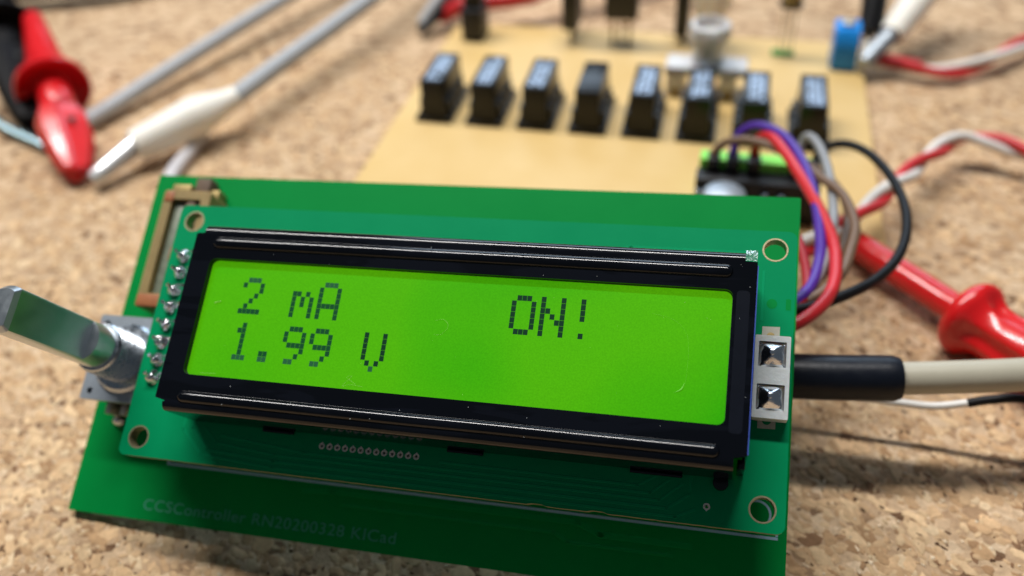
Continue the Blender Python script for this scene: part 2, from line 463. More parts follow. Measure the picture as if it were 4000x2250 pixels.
def tube_bm(path, radius, n=14, bm=None, squash=None):
    """round tube along path, radius a number or a function of 0..1"""
    bm = bm or bmesh.new()
    path = [Vector(p) for p in path]
    rad = radius if callable(radius) else (lambda t: radius)
    tang = []
    for i in range(len(path)):
        a = path[max(0, i - 1)]; b = path[min(len(path) - 1, i + 1)]
        tang.append((b - a).normalized())
    nrm = tang[0].orthogonal().normalized()
    if abs(tang[0].z) < 0.9:
        nrm = (Vector((0, 0, 1)) - tang[0] * tang[0].z).normalized()
    rings = []
    for i, (p, t) in enumerate(zip(path, tang)):
        nrm = (nrm - t * nrm.dot(t)).normalized()
        bi = t.cross(nrm)
        r = rad(i / (len(path) - 1))
        sx, sy = (1, 1) if squash is None else squash(i / (len(path) - 1))
        rings.append([bm.verts.new(p + nrm * (r * sx * math.cos(2 * PI * k / n)) + bi * (r * sy * math.sin(2 * PI * k / n))) for k in range(n)])
    for a, b in zip(rings, rings[1:]):
        for i in range(n):
            j = (i + 1) % n
            bm.faces.new((a[i], a[j], b[j], b[i]))
    bm.faces.new(list(reversed(rings[0]))); bm.faces.new(rings[-1])
    return bm

def tube(name, pts, radius, material, parent=None, n=14, sub=8, smooth=50, **props):
    return from_bm(name, tube_bm(spline(pts, sub) if sub > 1 else pts, radius, n), material, parent, smooth, **props)

def frame_along(a, b, upv=(0, 0, 1)):
    """matrix whose z runs from a to b and whose x is as near to upv as can be"""
    a, b = Vector(a), Vector(b)
    z = (b - a).normalized(); u = Vector(upv)
    x = (u - z * u.dot(z)).normalized(); y = z.cross(x)
    m = Matrix((x, y, z)).transposed().to_4x4(); m.translation = a
    return m

# ------------------------------------------------------------------ the cork sheet
bm = bmesh.new()
box_bm(-420, 460, -160, 620, -6.0, 0.0, bm=bm)
cork = from_bm('cork_surface', bm, 'cork', None, None, kind='structure')

def granule_arrays(cx, cy, size, ang, asp, tone, zt, tx, ty, k=8):
    """many flat irregular cork chips as arrays: a top face and a sloping skirt each"""
    N = len(cx)
    th = np.linspace(0, 2 * PI, k, endpoint=False)[None, :] + rng.uniform(-0.28, 0.28, (N, k))
    rr = rng.uniform(0.62, 1.25, (N, k))
    lx = rr * np.cos(th) * size[:, None] * asp[:, None]
    ly = rr * np.sin(th) * size[:, None] / asp[:, None]
    ca, sa = np.cos(ang)[:, None], np.sin(ang)[:, None]
    def place(s, dz):
        x = (lx * ca - ly * sa) * s; y = (lx * sa + ly * ca) * s
        z = zt[:, None] + tx[:, None] * x + ty[:, None] * y + dz
        return np.stack([x + cx[:, None], y + cy[:, None], z], -1)
    top = place(0.86, 0.0); low = place(1.0, -0.03)
    low2 = place(1.04, 0.0); low2[..., 2] = -0.15
    return np.concatenate([top, low, low2], 1)

def granule_mesh(name, V, tone, k=8):
    N = V.shape[0]; me = bpy.data.meshes.new(name)
    nv = N * 3 * k
    base = (np.arange(N) * 3 * k)[:, None]
    topf = base + np.arange(k)[None, :]
    i = np.arange(k); j = (i + 1) % k
    quads = []
    for r in (0, 1):
        a = r * k
        quads.append(np.stack([a + i, a + k + i, a + k + j, a + j], -1))
    quads = np.concatenate(quads, 0)
    qf = (base[:, :, None] + quads[None]).reshape(N, -1)
    loops = np.concatenate([topf, qf], 1).ravel()
    lens = np.tile(np.array([k] + [4] * (2 * k)), N)
    me.vertices.add(nv); me.vertices.foreach_set('co', V.reshape(-1).astype(np.float32))
    me.loops.add(len(loops)); me.loops.foreach_set('vertex_index', loops.astype(np.int32))
    me.polygons.add(len(lens)); me.polygons.foreach_set('loop_start', np.concatenate([[0], np.cumsum(lens)[:-1]]).astype(np.int32))
    me.polygons.foreach_set('loop_total', lens.astype(np.int32))
    me.update(calc_edges=True); me.validate()
    c = me.color_attributes.new('tint', 'FLOAT_COLOR', 'POINT')
    cc = np.concatenate([np.repeat(tone, 3 * k, 0), np.ones((nv, 1))], 1)
    c.data.foreach_set('color', cc.reshape(-1).astype(np.float32))
    return me

def tones(N):
    pal = np.array([(0.64, 0.475, 0.300), (0.58, 0.41, 0.250), (0.52, 0.355, 0.210), (0.46, 0.305, 0.175), (0.38, 0.24, 0.135), (0.24, 0.140, 0.080), (0.70, 0.55, 0.37)])
    w = np.array([0.22, 0.29, 0.21, 0.12, 0.07, 0.03, 0.07]); w /= w.sum()
    pal = pal * np.array([1.04, 0.985, 0.91])
    return pal[rng.choice(len(pal), N, p=w)] * rng.uniform(0.9, 1.1, (N, 1))

def near_camera(x, y):
    # where the sheet can be seen: the wedge in front of the lens, less what the boards hide
    hid = (x > 8) & (x < 92) & (y > 6) & (y < 78)
    hid |= (x > 14) & (x < 114) & (y > 84) & (y < 160)
    return ~hid
N = 30000
cx = rng.uniform(-75, 175, N); cy = rng.uniform(-30, 150, N)
keep = near_camera(cx, cy) & (rng.uniform(0, 1, N) < np.where(cy > 60, 0.55, 1.0))
cx, cy = cx[keep], cy[keep]; N = len(cx)
size = np.exp(rng.normal(-0.50, 0.45, N)).clip(0.22, 1.5)
V = granule_arrays(cx, cy, size, rng.normal(-0.75, 0.55, N), rng.uniform(1.0, 1.55, N), None,
                   rng.uniform(0.0, 0.07, N) + 0.02 / size.clip(0.4, 2), rng.normal(0, 0.018, N), rng.normal(0, 0.018, N))
g = link_mesh('small_granules', granule_mesh('small_granules', V, tones(N)), 'granule', cork, None, kind='stuff')
NS = 2300
sx_, sy_ = rng.uniform(-40, 150, NS), rng.uniform(-25, 75, NS)
kp = near_camera(sx_, sy_); sx_, sy_ = sx_[kp], sy_[kp]; NS = len(sx_)
tn = np.where(rng.uniform(0, 1, (NS, 1)) < 0.62, np.array([[0.105, 0.055, 0.030]]), np.array([[0.70, 0.56, 0.39]])) * rng.uniform(0.7, 1.2, (NS, 1))
V = granule_arrays(sx_, sy_, rng.uniform(0.10, 0.34, NS), rng.normal(-0.75, 0.6, NS), rng.uniform(1.0, 1.9, NS), None, np.full(NS, 0.145), rng.normal(0, 0.01, NS), rng.normal(0, 0.01, NS))
link_mesh('bark_specks', granule_mesh('bark_specks', V, tn), 'granule', cork, None, kind='stuff')
# the largest granules of the foreground, each a piece of its own
lib = []
for q in range(14):
    z1 = np.zeros(1)
    Vq = granule_arrays(z1, z1, np.array([1.0]), z1, np.array([rng.uniform(1.05, 1.5)]), None, np.array([0.0]), z1, z1)
    me = granule_mesh('granule', Vq, tones(1)); me.materials.append(MAT['granule']); lib.append(me)
count = 0
while count < 300:
    x = rng.uniform(-22, 128); y = rng.uniform(-22, 34)
    if not near_camera(np.array([x]), np.array([y]))[0]: continue
    o = bpy.data.objects.new('granule', lib[count % 14]); COL.objects.link(o); o.parent = cork
    s = rng.uniform(0.95, 1.6)
    o.location = (x, y, 0.085 + rng.uniform(0, 0.05)); o.scale = (s, s * rng.uniform(0.6, 0.95), 1.0)
    o.rotation_euler = (rng.normal(0, 0.012), rng.normal(0, 0.012), rng.normal(-0.75, 0.6))
    count += 1

# ------------------------------------------------------------------ frame shared by display and controller
LCD = Matrix(((0.99814611, -0.03651184, -0.04869529, 13.46054),
              (0.00554912, 0.85133702, -0.52458982, 28.87946),
              (0.06060985, 0.52334707, 0.84996134, 33.06661),
              (0, 0, 0, 1)))
def lw(x, y, z): return LCD @ Vector((x, y, z))

# ------------------------------------------------------------------ controller board
ctrl = thing('controller_board', 'wide green controller circuit board leaning behind the lit display, metal shaft at its left', 'circuit board', LCD)
ZB = -10.7
bx0, bx1, by0, by1 = -16.0, 83.45, -41.4, 11.9
plate('circuit_board', rrect(bx0, bx1, by0, by1, 0.25, 3), [], ZB - 1.6, ZB, 'pcb_dark', ctrl)
# printed outline of the display and rings round the holes
def ring(name, cx, cy, r0, r1, z0, z1, material, parent, n=40):
    return plate(name, circ(cx, cy, r1, n), [circ(cx, cy, r0, n)], z0, z1, material, parent)
silk = part_empty('silkscreen', ctrl)
box('outline', (-1.6, 82.4, -33.42, -33.08, ZB + 0.005, ZB + 0.03), 'silk', silk)
box('outline', (-1.6, 82.4, 1.9, 2.2, ZB + 0.005, ZB + 0.03), 'silk', silk)
box('outline', (-1.9, -1.6, -33.42, 2.2, ZB + 0.005, ZB + 0.03), 'silk', silk)
box('outline', (82.1, 82.4, -33.0, 1.9, ZB + 0.005, ZB + 0.03), 'silk', silk)
for cx_, cy_ in ((79.8, -30.6), (79.8, -0.2), (0.2, -30.6), (0.2, 0.2)):
    ring('hole_ring', cx_, cy_, 1.47, 1.75, ZB + 0.004, ZB + 0.026, 'silk', silk)
for a, b, c, d in ((-6.2, -4.0, 6.5, 6.75), (-3.9, -3.65, 4.3, 6.75), (-3.4, -1.2, 4.3, 4.55), (-1.3, -1.05, 2.4, 4.55)):
    box('outline', (a, b, c, d, ZB + 0.006, ZB + 0.03), 'silk', silk)

def text_mesh(name, body, size, x, y, z, material, parent, xs=1.0, thick=0.0):
    cu = bpy.data.curves.new(name, 'FONT'); cu.body = body; cu.size = size; cu.extrude = 0.01; cu.offset = thick
    cu.space_character = 1.08
    t = bpy.data.objects.new(name, cu); COL.objects.link(t)
    bpy.context.view_layer.update()
    me = bpy.data.meshes.new_from_object(t.evaluated_get(bpy.context.evaluated_depsgraph_get()))
    bpy.data.objects.remove(t)
    xsv = [v.co.x for v in me.vertices]
    w = max(xsv) - min(xsv); mn = min(xsv)
    for v in me.vertices:
        v.co.x = (v.co.x - mn) / w * xs + x; v.co.y += y; v.co.z += z
    return link_mesh(name, me, material, parent, kind='stuff')
text_mesh('board_lettering', 'CCSController RN20200328 KICad', 2.15, -4.0, -39.95, ZB + 0.016, 'silk_faint', silk, xs=38.2, thick=0.008)
# a few covered copper tracks
trk = part_empty('track_layer', ctrl)
def track(parent, pts, w, z, material):
    bm = bmesh.new(); h = 0.028
    for (xa, ya), (xb, yb) in zip(pts, pts[1:]):
        d = Vector((xb - xa, yb - ya)); L = d.length; d /= L; nn = Vector((-d.y, d.x)) * w / 2
        e = d * w * 0.45
        q = [Vector((xa, ya)) - e + nn, Vector((xa, ya)) - e - nn, Vector((xb, yb)) + e - nn, Vector((xb, yb)) + e + nn]
        lo = [bm.verts.new((p.x, p.y, z - 0.03)) for p in q]
        sl = 0.72
        mid = sum(q, Vector((0, 0))) / 4
        up = []
        for p in q:
            off = (p - (mid + d * (p - mid).dot(d)))
            up.append(bm.verts.new((p.x - off.x * (1 - sl), p.y - off.y * (1 - sl), z + h)))
        bm.faces.new(up)
        for i in range(4): bm.faces.new((lo[i], lo[(i + 1) % 4], up[(i + 1) % 4], up[i]))
    return from_bm('track', bm, material, parent)
MAT['trace_dark'] = mat('controller_mask_over_copper', (0.001, 0.26, 0.055, 1), 0.45, spec=0.07, coat=0.0)
track(trk, [(20, -34.6), (24, -34.2), (58, -34.2), (61, -35.4), (72, -35.4)], 0.9, ZB, 'trace_dark')
track(trk, [(26, -35.8), (55, -35.8), (57, -36.8), (70, -36.8)], 0.5, ZB, 'trace_dark')
# spacers behind the board hold it up off the cork
def spacer(x, y, r):
    zt = ZB - 1.62
    L = (lw(x, y, zt).z - r * 0.55) / 0.85
    return lathe('spacer', [(r, zt - L), (r, zt)], 'nylon', ctrl, 6, Matrix.Translation((x, y, 0)))
spacer(-8, 6, 2.6); spacer(74, 6, 2.6); spacer(76, -36, 2.6)
box('rear_connector', (72.5, 83.6, -9.5, 1.0, ZB - 7.0, ZB - 1.62), 'black', ctrl, 0.3)
box('rear_connector', (70.0, 83.0, -24.0, -13.0, ZB - 12.0, ZB - 1.62), 'black', ctrl, 0.4)

# natural nylon header at the left edge, half hidden by the display
hd = part_empty('header_socket', ctrl)
plate('shell', rrect(-10.6, -2.6, -11.6, 7.3, 0.5, 3), [rrect(-9.1, -4.1, -9.4, 5.9, 0.2, 2)], ZB + 0.004, -6.0, 'amber', hd)
box('floor', (-9.3, -3.9, -9.6, 6.1, ZB + 0.01, -8.4), 'brown', hd)
box('glassy_strip', (-9.0, -7.3, -9.3, 5.8, -8.4, -6.9), 'smoky', hd, 0.3)
bm = tube_bm(spline([(-5.9, -9.0 + 1.5 * k, -7.3 + 0.25 * math.sin(k * 2.3)) for k in range(11)], 6), lambda t: 1.15 + 0.18 * math.sin(t * 37), 12)
from_bm('winding', bm, 'brown', hd, 60)
box('key', (-7.4, -6.9, -4.0, -1.8, -8.4, -6.3), 'orange', hd, 0.15)
box('end_cap', (-10.5, -3.0, -11.5, -9.6, -6.2, -5.75), 'orange', hd, 0.15)
box('end_cap', (-10.4, -8.8, 5.4, 7.1, -6.2, -5.8), 'orange', hd, 0.15)
box('latch', (-10.6, -7.4, 7.5, 9.0, ZB + 0.01, -7.4), 'brass', hd, 0.2)
box('latch', (-7.3, -4.6, 7.2, 10.6, ZB + 0.01, -8.0), 'brown', hd, 0.5)
box('latch', (-4.4, -2.9, 6.9, 8.6, ZB + 0.01, -8.3), 'brass', hd, 0.2)

# rotary encoder: steel body, threaded bushing, shaft with a flat
enc = part_empty('rotary_encoder', ctrl)
ex, ey, ez = -7.7, -20.0, -3.9
plate('body_plate', rrect(-13.85, -1.4, -26.2, -13.75, 0.25, 3), [circ(-12.6, -15.0, 0.45, 16), circ(-12.5, -24.95, 0.45, 16)], ez - 1.0, ez, 'plate', enc)
box('body', (-13.3, -1.9, -25.7, -14.2, ZB + 0.02, ez - 1.0), 'black', enc, 0.3)
for k in (-11.5, -9.0, -6.5, -4.0):
    box('terminal', (k - 0.45, k + 0.45, -27.5, -25.75, ZB + 0.02, ZB + 3.2), 'tin', enc, 0.12)
    lathe('terminal_solder', [(0.95, 0.0), (0.8, 0.5), (0.4, 1.0), (0.0, 1.15)], 'solder', enc, 14, Matrix.Translation((k, -28.0, ZB + 0.01)))
prof = [(5.0, ez), (5.0, ez + 0.5), (4.6, ez + 0.9)]
z = ez + 0.9
while z < ez + 6.2:
    prof += [(3.35, z + 0.10), (3.60, z + 0.28), (3.60, z + 0.36), (3.35, z + 0.54)]; z += 0.56
prof += [(3.5, ez + 6.6), (3.3, ez + 6.9), (2.9, ez + 7.0)]
lathe('bushing', prof, 'steel', enc, 40, Matrix.Translation((ex, ey, 0)))
# shaft: a cylinder whose upper part is cut by a flat facing up and right
def shaft_bm():
    bm = bmesh.new(); n = 48; R = 2.95
    flat_dir = math.radians(-2); cut = 1.45
    def outline(flat):
        pts = []
        for i in range(n):
            a = 2 * PI * i / n
            x, y = R * math.cos(a), R * math.sin(a)
            d = x * math.cos(flat_dir) + y * math.sin(flat_dir)
            if flat and d > cut:
                x -= (d - cut) * math.cos(flat_dir); y -= (d - cut) * math.sin(flat_dir)
            pts.append((x, y))
        return pts
    za, zf, zt = ez + 6.8, ez + 10.6, ez + 24.6
    rings = [([(p[0], p[1]) for p in outline(False)], za), (outline(False), zf), (outline(True), zf + 0.02), (outline(True), zt - 0.7), ([(p[0] * 0.80, p[1] * 0.80) for p in outline(True)], zt)]
    vr = [[bm.verts.new((ex + x, ey + y, zz)) for x, y in pts] for pts, zz in rings]
    for a, b in zip(vr, vr[1:]):
        for i in range(n): bm.faces.new((a[i], a[(i + 1) % n], b[(i + 1) % n], b[i]))
    bm.faces.new(vr[-1]); bm.faces.new(list(reversed(vr[0])))
    bmesh.ops.remove_doubles(bm, verts=bm.verts, dist=1e-4)
    return bm
from_bm('shaft', shaft_bm(), 'shaft', enc, 11)

# ------------------------------------------------------------------ display module
lcd = thing('lcd_module', 'display module with lit lime green screen in a glossy black frame', 'display', LCD)
HR = 1.40
lholes = [circ(0, 0, HR, 40), circ(80, 0, HR, 40), circ(80, -31, HR, 40), circ(0, -31, HR, 40)]
viax = [26.21 + 1.0533 * k for k in range(13)]
vias = [(x, -29.5) for x in viax] + [(73.93, -31.38)]
lholes += [circ(x, y, 0.21, 14) for x, y in vias]
outer = rrect(-2.5, 82.5, -33.5, 2.45, 1.0, 6)
# the outline carries the little nicks of a snapped-off edge
dense = []
for i, p in enumerate(outer):
    qn = outer[(i + 1) % len(outer)]
    d = math.hypot(qn[0] - p[0], qn[1] - p[1])
    dense.append(p)
    if d > 20:
        m_ = int(d / 0.6)
        for k in range(1, m_):
            t = k / m_
            x = p[0] + (qn[0] - p[0]) * t; y = p[1] + (qn[1] - p[1]) * t
            jit = 0.035 * noise.noise(Vector((x * 1.3, y * 1.3, 0)))
            if p[1] < -33 and qn[1] < -33 and (abs(x - 54.6) < 1.0 or abs(x - 61.8) < 1.0): jit += 0.16
            if abs(qn[0] - p[0]) > abs(qn[1] - p[1]): y += jit
            else: x += jit
            dense.append((x, y))
pcb = plate('circuit_board', dense, lholes, -1.6, 0.0, 'pcb', lcd, walls='laminate', smooth=30)
for cx_, cy_ in ((0, 0), (80, 0), (80, -31), (0, -31)):
    bm = plate_bm(circ(cx_, cy_, 1.52, 40), [circ(cx_, cy_, 1.33, 40)], -1.62, 0.022)
    from_bm('mounting_ring', bm, 'gold', lcd, 35)
for x, y in vias:
    outer_v = circ(x, y, 0.40, 20)
    outer_v[5 if y > -30 else 15] = (x, y + (0.55 if y > -30 else -0.55))     # teardrop pads
    plate('via_ring', outer_v, [circ(x, y, 0.20, 20)], -1.61, 0.020, 'via', lcd)
# tracks under the mask
lt = part_empty('track_layer', lcd)
track(lt, [(6.3, -27.6), (6.3, -29.3), (9.6, -32.3), (20, -32.9), (70.5, -32.9), (72.5, -31.9)], 0.42, 0, 'trace')
track(lt, [(7.6, -27.6), (7.6, -29.0), (10.4, -31.6), (20, -32.1), (69.5, -32.1), (72.0, -30.2), (72.0, -28.4)], 0.42, 0, 'trace')
track(lt, [(9.2, -27.8), (9.2, -28.6), (11.4, -30.6), (20, -31.3), (68.6, -31.3), (71.0, -29.2)], 0.36, 0, 'trace')
track(lt, [(12.0, -29.6), (24, -30.6), (67.5, -30.6), (69.5, -28.9)], 0.36, 0, 'trace')
track(lt, [(42, -29.8), (66, -29.9), (68.0, -28.6)], 0.36, 0, 'trace')
track(lt, [(4.0, -1.3), (60.0, -1.2), (62.5, -0.6), (76.5, -0.6)], 0.5, 0, 'trace')
track(lt, [(78.8, -2.9), (78.8, -8.9)], 0.4, 0, 'trace')
for y in (-5.33, -7.83, -10.4):
    track(lt, [(0.7, y), (2.4, y + 0.5), (6.0, y + 0.5)], 0.5, 0, 'trace')
# solder joints of the pin header on the left
def solder_joint(x, y, k):
    j = part_empty('solder_joint', lcd)
    bm = lathe_bm([(1.02, 0.015), (0.98, 0.08), (0.86, 0.35), (0.66, 0.72), (0.46, 0.98), (0.2, 1.12), (0, 1.15)], 20)
    for v in bm.verts:
        nz = noise.noise(Vector((v.co.x * 1.4 + k * 3.1, v.co.y * 1.4, v.co.z * 1.6 + k)))
        s = 1 + 0.30 * nz
        v.co.x = v.co.x * s + 0.18 * v.co.z * math.sin(k * 2.1); v.co.y = v.co.y * s * 0.95; v.co.z *= 1 + 0.25 * nz
        v.co.x += x; v.co.y += y
    from_bm('fillet', bm, 'solder', j, 60)
    tip = (x - 0.35 + random.uniform(-0.1, 0.1), y + 0.25 + random.uniform(-0.1, 0.15), 1.75 + random.uniform(-0.15, 0.2))
    from_bm('pin', tube_bm([(x, y, -1.0), (x, y, 0.6), (x - 0.12, y + 0.08, 1.2), tip], 0.27, 8), 'solder', j, 50)
for k, y in enumerate((-5.33, -7.78, -10.45, -12.93, -15.45, -17.93, -20.45, -22.95)):
    solder_joint(-0.15, y, k)
    solder_joint(2.39, y, k + 20)
box('pin_header', (-1.4, 3.7, -24.3, -4.1, -4.1, -1.62), 'black', lcd, 0.2)
for k in range(8):
    for xx in (-0.15, 2.39):
        y = -5.33 - 2.517 * k
        box('header_pin', (xx - 0.3, xx + 0.3, y - 0.3, y + 0.3, ZB + 0.01, -4.1), 'gold', lcd)

SZ = 7.05
# bezel: front plate with the window, rolled top and bottom edges, side walls, ribs and tabs
BZ = 7.85
bez = part_empty('bezel', lcd)
X0, X1, Y0, Y1 = 6.45, 77.85, -28.10, -3.30
Rr = 1.05
notch = [(X0, -4.65), (X0, -26.65), (7.85, -26.95), (7.85, Y0 + Rr), (76.5, Y0 + Rr), (76.5, -26.75), (X1, -26.45), (X1, -4.6), (76.5, -4.55), (76.5, Y1 - Rr), (7.6, Y1 - Rr), (7.6, -4.55)]
WIN = (9.35, 75.35, -23.42, -8.02)
plate('recess_wall', rrect(9.0, 75.7, -23.8, -7.6, 1.1, 6), [rrect(9.38, 75.32, -23.39, -8.05, 0.88, 6)], SZ + 0.001, BZ - 0.452, 'recess_wall', bez)  # dark ring added to stand for the wall of the window recess
frame = plate('front_plate', notch, [rrect(*WIN, 0.9, 6)], BZ - 0.45, BZ, 'bezel', bez)
def rolled(ya, sgn, name):
    """quarter-round edge and the wall below it, swept along x"""
    bm = bmesh.new()
    prof = [(0.0, 0.0)] + [(Rr * math.sin(math.radians(a)), -Rr * (1 - math.cos(math.radians(a)))) for a in range(9, 91, 9)] + [(Rr, -BZ + 0.05)]
    inner = [(Rr - 0.4, -BZ + 0.05), (Rr - 0.4, -Rr), (0.0, -0.42)]
    loop = prof + inner
    xs = [7.6 + (76.5 - 7.6) * i / 60 for i in range(61)]
    rings = []
    for x in xs:
        wob = 0.015 * noise.noise(Vector((x * 0.11, ya, 3.0)))
        rings.append([bm.verts.new((x, ya + sgn * (a + wob * (a > 0.01)), BZ + b + (0.0))) for a, b in loop])
    m_ = len(loop)
    for a, b in zip(rings, rings[1:]):
        for i in range(m_): bm.faces.new((a[i], a[(i + 1) % m_], b[(i + 1) % m_], b[i]))
    bm.faces.new(rings[0]); bm.faces.new(list(reversed(rings[-1])))
    return from_bm(name, bm, 'bezel', bez, 50)
rolled(Y1 - Rr, 1, 'rolled_edge')
rolled(Y0 + Rr, -1, 'rolled_edge')
box('side_wall', (X0 + 0.002, X0 + 0.42, -26.6, -4.7, 0.05, BZ - 0.46), 'bezel', bez)
box('side_wall', (X1 - 0.42, X1 - 0.002, -26.4, -4.65, 0.05, BZ - 0.46), 'bezel', bez)
def rib(x0, x1, y, r, h):
    """a pressed ridge with rounded ends"""
    bm = bmesh.new(); n = 18
    spine = []
    for i in range(7): spine.append((x0 + r * (1 - math.cos(i / 6 * PI / 2)), math.sin(i / 6 * PI / 2)))
    for i in range(1, 40): spine.append((x0 + r + (x1 - x0 - 2 * r) * i / 40, 1.0))
    for i in range(6, -1, -1): spine.append((x1 - r * (1 - math.cos(i / 6 * PI / 2)), math.sin(i / 6 * PI / 2)))
    rings = []
    for x, s in spine:
        wob = 0.03 * noise.noise(Vector((x * 0.09, y, 0)))
        rings.append([bm.verts.new((x, y + wob - r * max(s, 0.02) * math.cos(PI * k / n), BZ - 0.03 + h * max(s, 0.02) * math.sin(PI * k / n) ** 1.3)) for k in range(n + 1)])
    for a, b in zip(rings, rings[1:]):
        for k in range(n): bm.faces.new((a[k], a[k + 1], b[k + 1], b[k]))
    return from_bm('rib', bm, 'bezel', bez, 80)
rib(9.2, 75.2, -5.85, 0.78, 0.52)
rib(9.5, 75.0, -26.25, 0.74, 0.52)
for x, w in ((20.0, 4.4), (45.0, 4.6), (68.0, 6.0)):
    box('tab', (x - w / 2, x + w / 2, -28.55, -28.12, 0.02, 0.40), 'bezel', bez, 0.1)
lathe('tab', [(0.9, 0.02), (0.85, 0.5), (0.0, 0.6)], 'bezel', bez, 16, Matrix.Translation((75.3, -28.6, 0)))
box('tab', (76.9, 77.75, -27.6, -26.5, 0.05, 5.6), 'bezel', bez, 0.15)
box('tab', (4.9, 6.42, -13.5, -9.5, 0.02, 1.2), 'bezel', bez, 0.1)
box('film_edge', (X1 + 0.004, X1 + 0.12, -26.3, -5.0, BZ - 0.75, BZ - 0.05), 'film_blue', bez)
plate('film_sheen_patch', rrect(75.75, 77.2, -24.2, -8.1, 0.45, 5), [], BZ + 0.003, BZ + 0.02, 'film_sheen_patch', bez)  # film strip whose reflection is put in as a lighter base colour
bm = bmesh.new()
gq = [[bm.verts.new((76.52 + 1.28 * i / 8, -4.5 + 1.35 * j / 8, BZ - 0.02 + 0.18 * noise.noise(Vector((i * 0.7, j * 0.7, 5))) - 0.25 * max(0, j - 5) / 3)) for j in range(9)] for i in range(9)]
for i in range(8):
    for j in range(8): bm.faces.new((gq[i][j], gq[i + 1][j], gq[i + 1][j + 1], gq[i][j + 1]))
from_bm('film_corner', bm, 'film_clear', bez, 60)
# dust on the frame
for k in range(24):
    side = random.random()
    if side < 0.4: x, y = random.uniform(8, 76.5), random.uniform(-27.0, -24.0)
    elif side < 0.65: x, y = random.uniform(8, 76.5), random.uniform(-7.9, -4.6)
    elif side < 0.9: x, y = random.uniform(75.6, 77.6), random.uniform(-26, -5)
    else: x, y = random.uniform(6.8, 9.2), random.uniform(-26, -6)
    r = random.uniform(0.02, 0.055)
    lathe('dust_speck', [(r, 0), (r * 0.7, r * 0.7), (0, r)], 'dust', bez, 6, Matrix.Translation((x, y, BZ + (0.02 if abs(y + 5.85) > 0.9 and abs(y + 26.15) > 0.8 else 0.45))))

# the lit screen and its dot-matrix characters
screen = box('screen', (8.2, 76.5, -24.6, -6.9, SZ - 1.2, SZ), 'screen', lcd)
FONT5 = {
    '2': '01110 10001 00001 00010 00100 01000 11111', 'm': '00000 00000 11010 10101 10101 10001 10001',
    'A': '01110 10001 10001 10001 11111 10001 10001', 'O': '01110 10001 10001 10001 10001 10001 01110',
    'N': '10001 10001 11001 10101 10011 10001 10001', '!': '00100 00100 00100 00100 00000 00000 00100',
    '1': '00100 01100 00100 00100 00100 00100 01110', '.': '00000 00000 00000 00000 00000 01100 01100',
    '9': '01110 10001 10001 01111 00001 00010 01100', 'V': '10001 10001 10001 10001 10001 01010 00100'}
CX0, CP, DX, DY = 14.48, 3.55, 0.600, 0.6935
def character(ch, col, row):
    bm = bmesh.new()
    for r, line in enumerate(FONT5[ch].split()):
        for c, bit in enumerate(line):
            if bit == '1':
                x = CX0 + col * CP + c * DX; y = (-10.09 if row == 0 else -16.09) - r * DY
                nb = len(bm.faces)
                box_bm(x, x + 0.56, y - 0.652, y, SZ + 0.004, SZ + 0.02, bm=bm)
                bm.faces.ensure_lookup_table()
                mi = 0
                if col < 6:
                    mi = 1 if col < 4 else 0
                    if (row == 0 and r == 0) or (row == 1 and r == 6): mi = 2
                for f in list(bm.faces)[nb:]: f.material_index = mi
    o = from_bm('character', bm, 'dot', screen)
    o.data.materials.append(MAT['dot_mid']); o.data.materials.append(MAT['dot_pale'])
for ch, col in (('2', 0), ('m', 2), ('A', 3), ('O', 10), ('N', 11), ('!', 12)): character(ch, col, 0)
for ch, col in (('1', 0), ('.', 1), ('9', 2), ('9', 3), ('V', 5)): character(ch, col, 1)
# lint and the crease in the protective film over the screen
MAT['crease'] = mat('film_crease', (0.12, 0.38, 0.03, 1), 0.5, emit=(0.05, 0.36, 0.004, 1), estr=0.62)
MAT['lint'] = mat('lint', (0.34, 0.52, 0.16, 1), 0.8, emit=(0.14, 0.42, 0.02, 1), estr=0.4)
tube('film_crease', [(66.5, -11.2, SZ + .03), (69.0, -11.8, SZ + .03), (70.5, -13.2, SZ + .03), (70.9, -15.2, SZ + .03), (70.9, -18.2, SZ + .03), (70.6, -19.6, SZ + .03), (69.6, -20.2, SZ + .03)], lambda t: 0.010 + 0.016 * abs(noise.noise(Vector((t * 9, 0, 0)))), 'crease', screen, 5)
tube('film_crease', [(70.75, -19.0, SZ + .04), (70.5, -19.7, SZ + .05), (69.9, -20.1, SZ + .04)], lambda t: 0.02 + 0.07 * math.sin(PI * t), 'crease', screen, 6)
tube('lint', [(40.9, -14.0, SZ + .04), (41.9, -13.8, SZ + .1), (42.6, -14.5, SZ + .05), (41.9, -15.6, SZ + .03), (41.0, -15.7, SZ + .03)], 0.011, 'lint', screen, 5)
tube('lint', [(32.3, -22.6, SZ + .04), (31.0, -21.9, SZ + .1), (31.6, -21.7, SZ + .05), (30.6, -22.9, SZ + .04), (31.6, -22.7, SZ + .06), (33.2, -22.8, SZ + .03)], 0.011, 'lint', screen, 5)
tube('lint', [(11.0, -13.8, SZ + .1), (11.9, -13.5, SZ + .15)], 0.05, 'lint', screen, 5)
tube('lint', [(11.4, -23.0, SZ + .1), (13.6, -22.9, SZ + .1)], 0.015, 'lint', screen, 5)
for k in range(20):
    x, y = random.uniform(12, 74), random.uniform(-23, -9.5); r = random.uniform(0.02, 0.05)
    lathe('dust_speck', [(r, 0), (r * 0.7, r), (0, r)], 'lint', screen, 6, Matrix.Translation((x, y, SZ + 0.01)))

